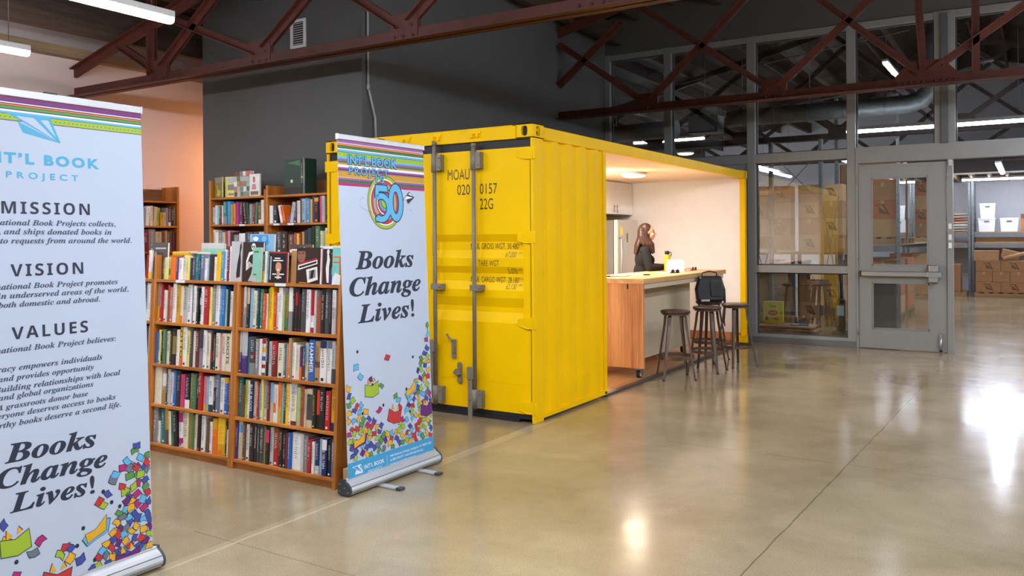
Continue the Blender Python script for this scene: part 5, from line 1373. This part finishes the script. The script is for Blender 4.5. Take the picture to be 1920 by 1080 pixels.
open_book(b2, 'confetti_print', .245, .545, 1.15, 'lime', 'lime', 9, False, .12); open_book(b2, 'confetti_print', .635, .475, 1.05, 'sky', 'gold', 9, True, .1)
open_book(b2, 'confetti_print', .46, .335, 1.15, 'red', 'gold', 9, False, -.15); open_book(b2, 'confetti_print', .80, .32, 1.1, 'pur', 'gold', 9, False, .05); open_book(b2, 'confetti_print', .11, .23, 1.05, 'pur', 'gold', 9, True, -.05)
b2.band('strip_print', -.028, .112, 'strip', 14)
plane(b2, 'strip_print', [(.135, .028), (.036, .082), (.118, .086), (.060, .030), (.072, .058)], 'wht', 'strip', 15)
b2.text('strip_print', 'INT\u2019L BOOK', .148, .338, .046, 'wht', 15, .026, bold=.02, spacing=1.1)
b2.text('strip_print', 'PROJECT', .185, .312, .012, 'wht', 15, .018, bold=.01, spacing=1.3)
b2.band('strip_print', .0, .085, 'wht', 15, .365, .367)
for s_, u1, v in (('1440 Delaware Avenue, Lexington, KY 40505 USA', .838, .066), ('tel (859) 254-6771 / web intlbookproject.org', .74, .038), ('facebook.com/intlbookproject', .66, .010)):
    b2.text('strip_print', s_, .395, u1, v, 'wht', 15, .017, bold=.006)
b2.finish()

# ---------------------------------------------------------------- large banner at the left edge
b1 = Banner('banner_stand', 'large roll-up banner with mission, vision and values text nearest the viewer', (-.03, -4.51, .08), (0, 1, 0), (-.075, 0, 2.17), .868, 2.16)
st = [(2.160, 'mag'), (2.152, 'dk'), (2.150, 'pur'), (2.131, 'wht'), (2.127, 'dred'), (2.122, 'org'), (2.117, 'dk'), (2.114, 'grn'), (2.103, 'dk'), (2.099, 'wht'), (2.091, 'sky'), (2.082, 'dk'), (2.080, 'lime'), (2.054, 'dk'), (2.051, None)]
for (v1, ik), (v0, _) in zip(st[:-1], st[1:]): b1.band('stripe_print', v0, v1, ik, 0)
for k in range(44): b1.band('stripe_print', 2.065, 2.068, 'dk', 1, .004+k*.0198, .010+k*.0198)
b1.poly('logo_print', [(.463, 1.972), (.232, 2.082), (.418, 2.083)], 'blue', 2)
b1.poly('logo_print', [(.463, 1.972), (.275, 2.052), (.297, 2.004)], 'blue', 2)
b1.poly('logo_print', [(.440, 1.984), (.268, 2.075), (.346, 2.073)], M_CLOTH, 3); b1.poly('logo_print', [(.442, 1.996), (.374, 2.068), (.409, 2.069)], M_CLOTH, 3)
b1.text('logo_print', 'INT\u2019L BOOK', .215, .645, 1.869, 'blue', 2, .044, vis='T\u2019L BOOK', bold=.05, spacing=1.3)
b1.text('logo_print', 'PROJECT', .222, .540, 1.804, 'blue', 2, .028, bold=.025, spacing=1.75)
for s_, u0, u1, v in (('MISSION', .200, .592, 1.649), ('VISION', .231, .553, 1.378), ('VALUES', .229, .568, 1.108)):
    b1.text('heading_print', sansb(s_), u0, u1, v, M_NAVY, 2, .053, spacing=1.25)
lines = [('The International Book Projects collects,', 'ational Book Projects collects,', .192, .719, 1.597), ('sorts, and ships donated books in', 'and ships donated books in', .207, .697, 1.558), ('response to requests from around the world.', 'requests from around the world.', .236, .800, 1.518),
         ('The International Book Project promotes', 'ational Book Project promotes', .190, .722, 1.322), ('literacy in underserved areas of the world,', 'underserved areas of the world,', .225, .776, 1.283), ('both domestic and abroad.', 'domestic and abroad.', .264, .631, 1.245),
         ('The International Book Project believes:', 'ational Book Project believes:', .184, .703, 1.053), ('Literacy empowers individuals', 'acy empowers individuals', .184, .634, .974), ('and provides opportunity', 'd provides opportunity', .212, .591, .933), ('Building relationships with local', 'lding relationships with local', .216, .723, .889),
         ('and global organizations', 'd global organizations', .212, .587, .855), ('A grassroots donor base', 'grassroots donor base', .196, .560, .815), ('Everyone deserves access to books', 'yone deserves access to books', .192, .695, .778), ('Worthy books deserve a second life.', 'hy books deserve a second life.', .196, .721, .738)]
for full, vis, u0, u1, v in lines:
    b1.text('body_print', serif(full), u0, u1, v, M_SLATE, 2, vis=serif(vis), bold=.010, slope=-.004, ysc=.80)
for s_, u0, u1, v in (('Books', .188, .594, .578), ('Change', .150, .646, .474), ('Lives!', .204, .580, .366)):
    b1.text('slogan_print', serif(s_), u0, u1, v, M_NAVY, 2, .082, bold=.014, slope=-.03)
rng = random.Random(8)
n = 0
PL.clear(); tries = 0
while n < 190 and tries < 40000:
    tries += 1
    u = rng.uniform(.30, .855); v = rng.uniform(-.01, .48)
    t = (u-.50)/.365
    top = -.12 + .62*max(0, t)**1.25 + .10
    d = 1.0 if v < top*.75 else max(0, (top-v)/(abs(top)*.25+.02))
    if t > 0 and rng.random() < d and free(u, v, .030): scrap(b1, 'confetti_print', u, v, rng, (n % 4)*2+1, .86); n += 1
for u, v, ik in ((.795, .535, 'ind'), (.785, .512, 'grn'), (.745, .475, 'sky'), (.722, .445, 'mag'), (.765, .437, 'gry'), (.79, .432, 'red'), (.84, .425, 'ind'), (.68, .425, 'sky'), (.672, .40, 'gry'), (.755, .40, 'grn'), (.81, .396, 'lime'), (.72, .355, 'red'), (.64, .347, 'ind'), (.60, .318, 'red'), (.615, .30, 'lime'),
                 (.735, .325, 'lime'), (.33, .222, 'mag'), (.30, .182, 'gry'), (.22, .108, 'mag'), (.43, .163, 'red'), (.455, .150, 'ind'), (.415, .128, 'lime'), (.455, .105, 'gold'), (.50, .085, 'ind'), (.22, .07, 'gry'), (.235, .06, 'red'), (.19, .02, 'grn'), (.19, .26, 'gold'), (.18, .33, 'ind')):
    scrap(b1, 'confetti_print', u, v, rng, 5, .95, ik)
for u, v in ((.62, .36), (.52, .22), (.49, .15), (.27, .065), (.57, .06), (.225, .165), (.70, .27), (.66, .30), (.18, .06), (.40, .02), (.74, .22)): dot(b1, 'confetti_print', u, v, .009, 5)
open_book(b1, 'confetti_print', .225, .245, 1.1, 'lime', 'lime', 9, False, .2); open_book(b1, 'confetti_print', .58, .185, 1.05, 'sky', 'gold', 9, True, .1)
open_book(b1, 'confetti_print', .395, .035, 1.15, 'red', 'gold', 9, False, -.1); open_book(b1, 'confetti_print', .735, .015, 1.1, 'pur', 'gold', 9, False, .1)
b1.finish()
# ================================================================ the warehouse beyond the glass
def plane_logo(mb, P, s, m):
    """folded paper plane printed on a box; P maps (u,v) to the box side"""
    for pts in ([(-.5, .35), (.5, -.35), (.1, .42)], [(-.25, .18), (.5, -.35), (-.2, -.22)]):
        mb.add([P(u*s, v*s) for u, v in pts], [(0, 1, 2)], m)
    for pts in ([(-.36, .30), (.32, -.22), (-.02, .33)],):
        mb.add([P(u*s, v*s, .0006) for u, v in pts], [(0, 1, 2)], M_CARD)
class BoxProto:
    def __init__(s): s.cache = {}
    def get(s, w, d, h, m, logo, wrap=False):
        key = (round(w, 3), round(d, 3), round(h, 3), m.name, logo)
        if key in s.cache: return copy_tree(s.cache[key])
        o = B((0, 0, 0), (w, d, h)).build('cardboard_box', None, m, bevel=.004)
        t = MB().box((w*.5-.025, -.0012, h-.09), (w*.5+.025, 0, h), M_TAPE).box((w*.5-.025, 0, h), (w*.5+.025, d, h+.001), M_TAPE)
        t.build('packing_tape', o)
        if logo:
            l = MB(); plane_logo(l, lambda u, v, k=0: (w/2+u, -.0015-k, h/2+v), min(w*.55, h*.9), M_INKBR); l.build('printed_logo', o)
        s.cache[key] = o
        return o
BP = BoxProto()
def put_box(x, y, z, w, d, h, m, label, group, logo=False, rz=0):
    o = BP.get(w, d, h, m, logo)
    o.location = (x, y, z); o.rotation_euler = (0, 0, rz)
    tag(o, label, 'box', group)
    return o
def pallet(x, y, z, label, w=1.0, d=1.0):
    t = thing('wooden_pallet', label, 'pallet', (x, y, z), 0, 'wooden pallets in the warehouse')
    for yy in (0, d/2-.05, d-.1): B((0, yy, 0), (w, yy+.1, .10)).build('stringer', t, M_PALLET)
    for k in range(6): B((k*(w-.1)/5, 0, .10), (k*(w-.1)/5+.1, d, .12)).build('deck_board', t, M_PALLET)
M_SLOT = mat('rack slot', (70, 72, 74), .6)
def rack(name, label, x0, x1, y0, y1, H, levels, deck=True, brace_=True):
    t = thing('storage_rack', label, 'rack', (x0, y0, 0), 0, 'storage racks')
    W, D = x1-x0, y1-y0
    for x in (0, W):
        for y in (0, D):
            u = MB().box((x-.028, y-.03, 0), (x+.028, y+.03, H), M_GALV)
            for k in range(int(H/.15)): u.box((x-.008, y-.0315, .08+k*.15), (x+.008, y-.029, .10+k*.15), M_SLOT)
            u.build('upright', t)
    for z in levels:
        for y in (0, D): B((.04, y-.025, z-.11), (W-.04, y+.025, z)).build('beam', t, M_GALV)
        if deck: B((.04, .03, z), (W-.04, D-.03, z+.03)).build('shelf_board', t, M_PALLET)
    return t
# ---- behind the window left of the door
rk = rack('rack', 'galvanised rack with crossed braces just behind the window', -.34, .52, 9.0, 9.06, 3.3, ())
for a, b in (((-.0, 2.2), (.86, 3.1)), ((.86, 2.2), (0, 3.1)), ((.86, .55), (1.15, 2.3)), ((1.15, .55), (.86, 2.3)), ((0, .5), (-.30, 1.5)), ((-.30, .5), (0, 1.5))):
    MB().bar((a[0], .03, a[1]), (b[0], .03, b[1]), .02, .012, M_GALV).build('cross_brace', rk)
gw = 'boxes stacked behind the window'
rowname = ['bottom row', 'second row', 'third row', 'fourth row', 'fifth row', 'sixth row', 'seventh row', 'eighth row']
for col, (x0, w, nw) in enumerate(((-.86, .385, 2), (.06, .375, 2))):
    for (zb, n) in ((.1205, 3), (1.321, 4)):
        for r in range(n):
            for c in range(nw):
                h = .30
                rr = r if zb < 1 else r+3
                put_box(x0+c*(w+.006), 9.35+random.uniform(-.01, .01), zb+r*(h+.002), w, .36, h, (M_CARD, M_CARD2)[(r+c+col) % 2],
                        'cardboard box in the %s of the %s stack behind the window, %s side' % (rowname[rr], ('left', 'right')[col], ('left', 'right')[c]), gw, (r+c) % 2 == 0)
    pallet(x0-.02, 9.30, .0, 'pallet under the %s stack behind the window' % ('left', 'right')[col], .82, .42)
t = thing('storage_shelf', 'cluttered shelf board between the box stacks behind the window', 'shelf', (-.9, 9.2, 1.28))
B((0, 0, 0), (1.75, .6, .04)).build('shelf_board', t, M_PALLET)
for k in range(3):
    B((.03+k*.82, .02, -1.28), (.09+k*.82, .08, 0)).build('shelf_leg', t, M_GALV); B((.03+k*.82, .54, -1.28), (.09+k*.82, .60, 0)).build('shelf_leg', t, M_GALV)
for i, (x, w, h, c) in enumerate(((-.80, .38, .05, 'lgry'), (-.30, .30, .04, 'cream'), (.22, .36, .06, 'tan'))):
    o = B((0, 0, 0), (w, .10, h)).build('flat_carton', None, bc(c), bevel=.003); o.location = (x, 9.22, 1.32)
    tag(o, ('pale grey', 'cream', 'tan')[i] + ' flat carton lying on the shelf behind the window', 'carton', 'flat cartons on the shelf')
# long table in front
tb = thing('folding_table', 'long pale table behind the window with clutter below', 'table', (-.7, 8.2, 0))
B((0, 0, 1.02), (1.7, .45, 1.06)).build('tabletop', tb, mat('pale table', (170, 158, 140), .4))
for x in (.05, 1.65):
    for y in (.05, .40): MB().cyl((x, y, 0), (x, y, 1.02), .016, None, 8, M_GALV).build('leg', tb)
# yellow bag, flattened cartons, booklet
yb = thing('carrier_bag', 'yellow paper bag with a red oval logo leaning behind the window', 'bag', (-.03, 7.30, .225), radians(6))
M_YB = mat('yellow bag', (232, 216, 30), .5, var=.03)
B((0, 0, 0), (.31, .09, .34)).build('bag_body', yb, M_YB, bevel=.008)
m = MB(); m.add([(.155+.075*cos(2*pi*k/20), -.003, .16+.042*sin(2*pi*k/20)) for k in range(20)], [tuple(range(20))], mat('bag red', (206, 44, 30), .5, var=0)); m.build('logo_print', yb)
def flat_word(parent, name, s, x0, x1, z, y, m, h=None):
    vs, fs = text_shape(s, .01); a, b = extent(vs); k = (x1-x0)/(b-a); ky = k if h is None else h/.7
    MB().add([(x0+(u-a)*k, y, z+v*ky) for u, v in vs], fs, m).build(name, parent)
flat_word(yb, 'word_print', 'malto', .10, .21, .147, -.0045, M_YB)
flat_word(yb, 'word_print', 'Vital', .10, .20, .245, -.0045, M_INKBR); flat_word(yb, 'word_print', 'VIMAL', .16, .25, .055, -.0045, M_INKBR)
m = MB(); m.add([(.06+.03*cos(2*pi*k/14), -.003, .07+.03*sin(2*pi*k/14)) for k in range(14)], [tuple(range(14))], mat('bag mark', (110, 90, 120), .5, var=0)); m.build('logo_print', yb)
rg = random.Random(4)
for k in range(9):
    o = B((-.42, -.26, 0), (.42, .26, .022)).build('flattened_carton', None, (M_CARD, M_CARD2)[k % 2]); o.location = (.28+rg.uniform(-.12, .12), 7.34+rg.uniform(-.06, .06), .0005+k*.0235); o.rotation_euler = (0, 0, rg.uniform(-.12, .12))
    tag(o, 'flattened carton, %s from the floor in the pile behind the window' % ORD[k], 'carton', 'flattened cartons in the pile')
o = B((0, 0, 0), (.26, .16, .012)).build('booklet', None, mat('blue booklet', (48, 92, 168), .4)); o.location = (.44, 7.16, .2135); o.rotation_euler = (0, 0, .3); tag(o, 'blue and white booklet on the flattened cartons', 'booklet')
B((.02, .02, .012), (.12, .14, .0126)).build('cover_print', o, M_WHITE)
# upright cleaner / hand truck by the door jamb
hc_ = thing('floor_cleaner', 'black upright floor cleaner standing behind the window, next to the door', 'cleaner', (1.10, 7.6, 0))
MB().box((-.12, -.10, 0), (.12, .14, .12), M_BLACK).box((-.06, -.04, .12), (.06, .08, .62), M_BLACK).build('cleaner_body', hc_, bevel=.03)
MB().tube([(0, .05, .6), (-.02, .10, .85), (-.04, .12, 1.0), (.02, .10, 1.06), (.05, .06, 1.04)], .018, 10, M_BLACK).build('handle', hc_)
B((-.05, -.055, .36), (.05, -.041, .52)).build('dust_window', hc_, mat('pale blue panel', (150, 196, 214), .3))
# ---- pallets of wrapped boxes seen through the door
M_WRAP = glass('stretch wrap', (.97, .97, .97), 1.18)
gd = 'boxes on the racks behind the door'
rack('rack', 'long galvanised rack holding wrapped pallets behind the door', .52, 1.58, 10.4, 18.4, 4.2, (1.42,), deck=True)
k = 0
for j, yy in enumerate((10.55, 12.1, 16.9)):
    for lev, z0 in enumerate((.0, 1.45)):
        pallet(.56, yy, z0+.0005, 'pallet, %s along the long rack behind the door, %s level' % (ORD[j], ('floor', 'upper')[lev]), .98, 1.2)
        nrow = 3 if lev == 0 else (4, 5, 4)[j]
        for r in range(nrow):
            for c in range(2):
                for e in range(2):
                    put_box(.565+c*.487, yy+.02+e*.59, z0+.1225+r*.342, .48, .57, .34, (M_CARDR, M_CARD2, M_CARDR, M_CARD)[(j+r+c) % 4],
                            '%s box, %s of the %s pallet stack, %s level, %s %s' % (('reddish', 'pale', 'reddish', 'brown')[(j+r+c) % 4], rowname[r], ORD[j], ('floor', 'upper')[lev], ('near', 'far')[e], ('left', 'right')[c]), gd, (r+c) % 2 == 0)
        if lev == 1:
            wm_ = B((.555, yy+.005, z0+.122), (1.545, yy+1.205, z0+.1225+nrow*.342+.01)).build('stretch_wrap', None, M_WRAP)
            tag(wm_, 'clear stretch wrap around the %s upper pallet stack behind the door' % ORD[j], 'wrap', 'stretch wraps')
bn_ = thing('waste_bin', 'dark blue bin with a lid behind the lower light of the door', 'bin', (1.62, 8.0, 0))
MB().prism([(-.26, -.25, 0), (.26, -.25, 0), (.26, .25, 0), (-.26, .25, 0)], (0, 0, .86), mat('dark bin', (34, 38, 52), .45)).build('bin_body', bn_, bevel=.03)
B((-.28, -.27, .861), (.28, .27, .91)).build('lid', bn_, mat('dark bin', (34, 38, 52), .45), bevel=.015)
for x in (-.2, .2): MB().cyl((x-.02, .24, .06), (x+.02, .24, .06), .06, None, 14, M_BLACK).build('wheel', bn_)
# ---- far rack seen through the open doorway
YR = 19.4
rack('rack', 'far galvanised rack bay at the left of the open doorway', .6, 2.22, YR, YR+1.0, 3.05, (1.66, 1.37), deck=True)
rack('rack', 'far galvanised rack bay filling the open doorway', 2.30, 5.0, YR, YR+1.0, 3.05, (1.66, 1.37), deck=True)
t = thing('timber_beam_set', 'wooden boards set below the far rack shelf', 'board', (2.36, YR+.04, 1.401))
B((0, 0, 0), (2.58, .04, .14)).build('board', t, M_PALLET)
gs = 'sacks folded on the far rack'
for k in range(7):
    o = MB(); o.ball((0, 0, .035), (.33, .2, .038), None, 16, 8); o = o.build('folded_sack', None, bc(('beige', 'lgry', 'wht', 'beige', 'salm', 'lgry', 'beige')[k]))
    o.location = (1.86, YR+.40, 1.692+k*.074); tag(o, 'folded sack, %s from the shelf in the pile at the left of the doorway' % ORD[k], 'sack', gs)
def bin_(x, z, w, h, label, lid=True):
    t = thing('storage_bin', label, 'bin', (x, YR+.15, z), 0, 'white bins on the far rack')
    MB().prism([(.02, .0, 0), (w-.02, 0, 0), (w, 0, h), (0, 0, h)], (0, .4, 0), M_WHITE).build('bin_body', t)
    B((-.01, -.01, h), (w+.01, .41, h+.035)).build('lid', t, M_WHITE)
    B((w*.35, -.018, h*.8), (w*.65, -.001, h*.9)).build('handle', t, M_GALV)
bin_(2.42, 1.691, .40, .33, 'white bin with grey handle, lower of two on the far rack'); bin_(2.46, 2.058, .36, .36, 'white bin stacked on another white bin on the far rack')
bin_(2.93, 1.691, .42, .33, 'single white bin between stacked bins and open carton'); 
oc = thing('open_carton', 'open brown carton with raised flap on the far rack', 'carton', (3.40, YR+.15, 1.691))
B((0, 0, 0), (.42, .4, .34)).build('carton_body', oc, M_CARDR); B((0, .38, .345), (.40, .40, .47)).build('flap', oc, M_INKBR)
bin_(3.95, 1.691, .40, .36, 'white bin at the right of the open carton')
gf = 'boxes on the floor before the far rack'
pallet(2.38, 18.4, 0, 'pallet at the foot of the far rack, right of the upright', 1.18, .9); pallet(1.35, 18.4, 0, 'pallet at the foot of the far rack, left of the upright', .85, .9)
for r in range(3):
    for c in range(2 if r != 1 else 3):
        w = .57 if r != 1 else .378
        put_box(2.40+c*(w+.006), 18.5, .1225+r*.272, w, .6, .268, M_CARD, 'far box, %s, %s from the left, right of the steel upright' % (rowname[r], ORD[c]), gf, r != 1)
put_box(2.36, 18.52, .940, .56, .5, .26, M_CARD2, 'pale carton with a label on top of the far boxes', gf)
put_box(2.96, 18.60, 1.05, .40, .4, .20, M_CARD2, 'tilted pale carton resting on the far boxes', gf).rotation_euler = (0, radians(14), 0)
for r in range(2):
    put_box(1.44, 18.5, .1225+r*.36, .62, .6, .355, M_CARD, 'far box left of the steel upright, %s' % rowname[r], gf, r == 0)
put_box(3.60, 18.5, .1225, .6, .6, 1.0, M_CARD, 'tall far carton at the right edge of the doorway', gf)
pallet(3.58, 18.4, 0, 'pallet under the tall far carton', .66, .9)
rl = MB().cyl((0, 0, 0), (1.0, .0, .30), .05, None, 12, M_CARD2); o = rl.build('cardboard_tube'); o.location = (3.02, 18.44, .99); tag(o, 'cardboard tube leaning over the far boxes', 'tube')
# mezzanine edge above the far rack
mz = MB().box((1.0, 16.9, 3.25), (9, 20.8, 3.52), mat('dark fascia', (52, 46, 42), .7)).box((1.0, 16.86, 3.08), (9, 16.9, 3.12), mat('pale ledge', (206, 196, 180), .6)).box((1.0, 16.88, 3.12), (9, 16.9, 3.52), mat('dark fascia', (52, 46, 42), .7)).box((1.0, 16.865, 3.085), (9, 16.9, 3.119), mat('pale ledge', (206, 196, 180), .6))
for k in range(20): mz.box((1.1+k*.4, 16.9, 3.10), (1.15+k*.4, 20.7, 3.25), M_PLATE)
struct(mz, 'trim_4')
# ducts, pipes, lights in the warehouse
gt = 'tube lights of the warehouse'
for p, L, ax, lab, wz in (((1.04, 8.5, 3.30), 2.62, 'x', 'warehouse tube light running across the upper window beside the column', 2.4), ((2.1, 18.6, 3.02), 3.4, 'x', 'warehouse tube light hanging low across the doorway', .05), ((-4.3, 12.0, 3.80), 1.7, 'x', 'warehouse tube light seen just above the container roof', .9),
                  ((-2.2, 15.2, 3.28), 3.0, 'y', 'warehouse tube light behind the lower left window', 1.9), ((1.2, 11.7, 5.0), 2.0, 'y', 'warehouse tube light right behind the upper window', 1.9), ((3.07, 13.4, 3.02), 3.0, 'y', 'warehouse tube light pointing away through the doorway', .9), ((5.6, 9.5, 3.4), 3.0, 'y', 'warehouse tube light beyond the right edge', 2.2), ((-4.5, 16.8, 3.6), 2.6, 'x', 'warehouse tube light deep at the left', 1.4), ((4.7, 7.8, 3.4), 2.4, 'x', 'unseen warehouse tube light added just beyond the right edge', 2.2)):  # last tube added out of view to light the boxes
    tube_light(p, L, ax, lab, gt, M_TUBEF, wz)
def duct(pts, r, label):
    m = MB().tube(pts, r, 20, M_GALV)
    for (a, b) in zip(pts[:-1], pts[1:]):
        a, b = Vector(a), Vector(b); n = int((b-a).length/.45)
        for k in range(n):
            c = a.lerp(b, (k+.5)/max(n, 1)); d = (b-a).normalized(); m.cyl(c-d*.008, c+d*.008, r+.006, None, 20, M_GALV)
    for t in (.15, .85):
        a = Vector(pts[0]).lerp(Vector(pts[1]), t); m.cyl(a, (a.x, a.y, roof_z(a.x)+.02), .008, None, 6, M_GALV)
    return tag(m.build('air_duct'), label, 'duct')
duct([(-1.1, 9, 3.78), (.6, 9, 3.78), (1.9, 9, 3.78), (2.12, 9, 3.84), (2.25, 9, 4.0), (2.28, 9, 4.6), (2.28, 9, 5.6)], .155, 'round spiral duct with an elbow behind the upper windows')
duct([(-3.6, 9, 3.66), (-2.1, 9, 3.68)], .17, 'shorter round duct above the yellow container, behind the glass')
o = MB().box((-.55, -.20, -.16), (.0, .20, .16), M_GALV).cyl((-.3, 0, .16), (-.3, 0, 1.85), .008, None, 6, M_GALV).build('duct_box'); o.location = (-1.25, 9.0, 3.70); tag(o, 'square metal duct box between the two round ducts', 'duct')
for y, x0, x1, z in ((8.2, -2.4, 2.0, 4.55), (11.5, -3, 3, 4.35)):
    o = MB().tube([(x0, y, z-.25), (x1, y+.3, z+.35)], .014, 8, M_GALV).build('conduit_pipe'); tag(o, ('thin pipe crossing behind the upper panes' if y < 9 else 'thin pipe deeper behind the upper panes'), 'pipe')
dl_ = copy_tree(lp); dl_.location = (-2.3, 10.0, 3.33); dl_['label'] = 'small round lamp glowing just above the container rail'; dl_['group'] = 'dome lights'
hd_ = MB().cyl((0, 0, .0), (.22, 0, .02), .03, None, 12, M_GALV).cyl((.02, 0, -.02), (.02, 0, -.10), .01, None, 8, M_GALV).cyl((0, 0, 0), (0, 0, .9), .01, None, 6, M_GALV)
o = hd_.build('spot_head'); o.location = (2.98, 7.3, 4.05); tag(o, 'small metal spot head behind the upper right pane', 'lamp')
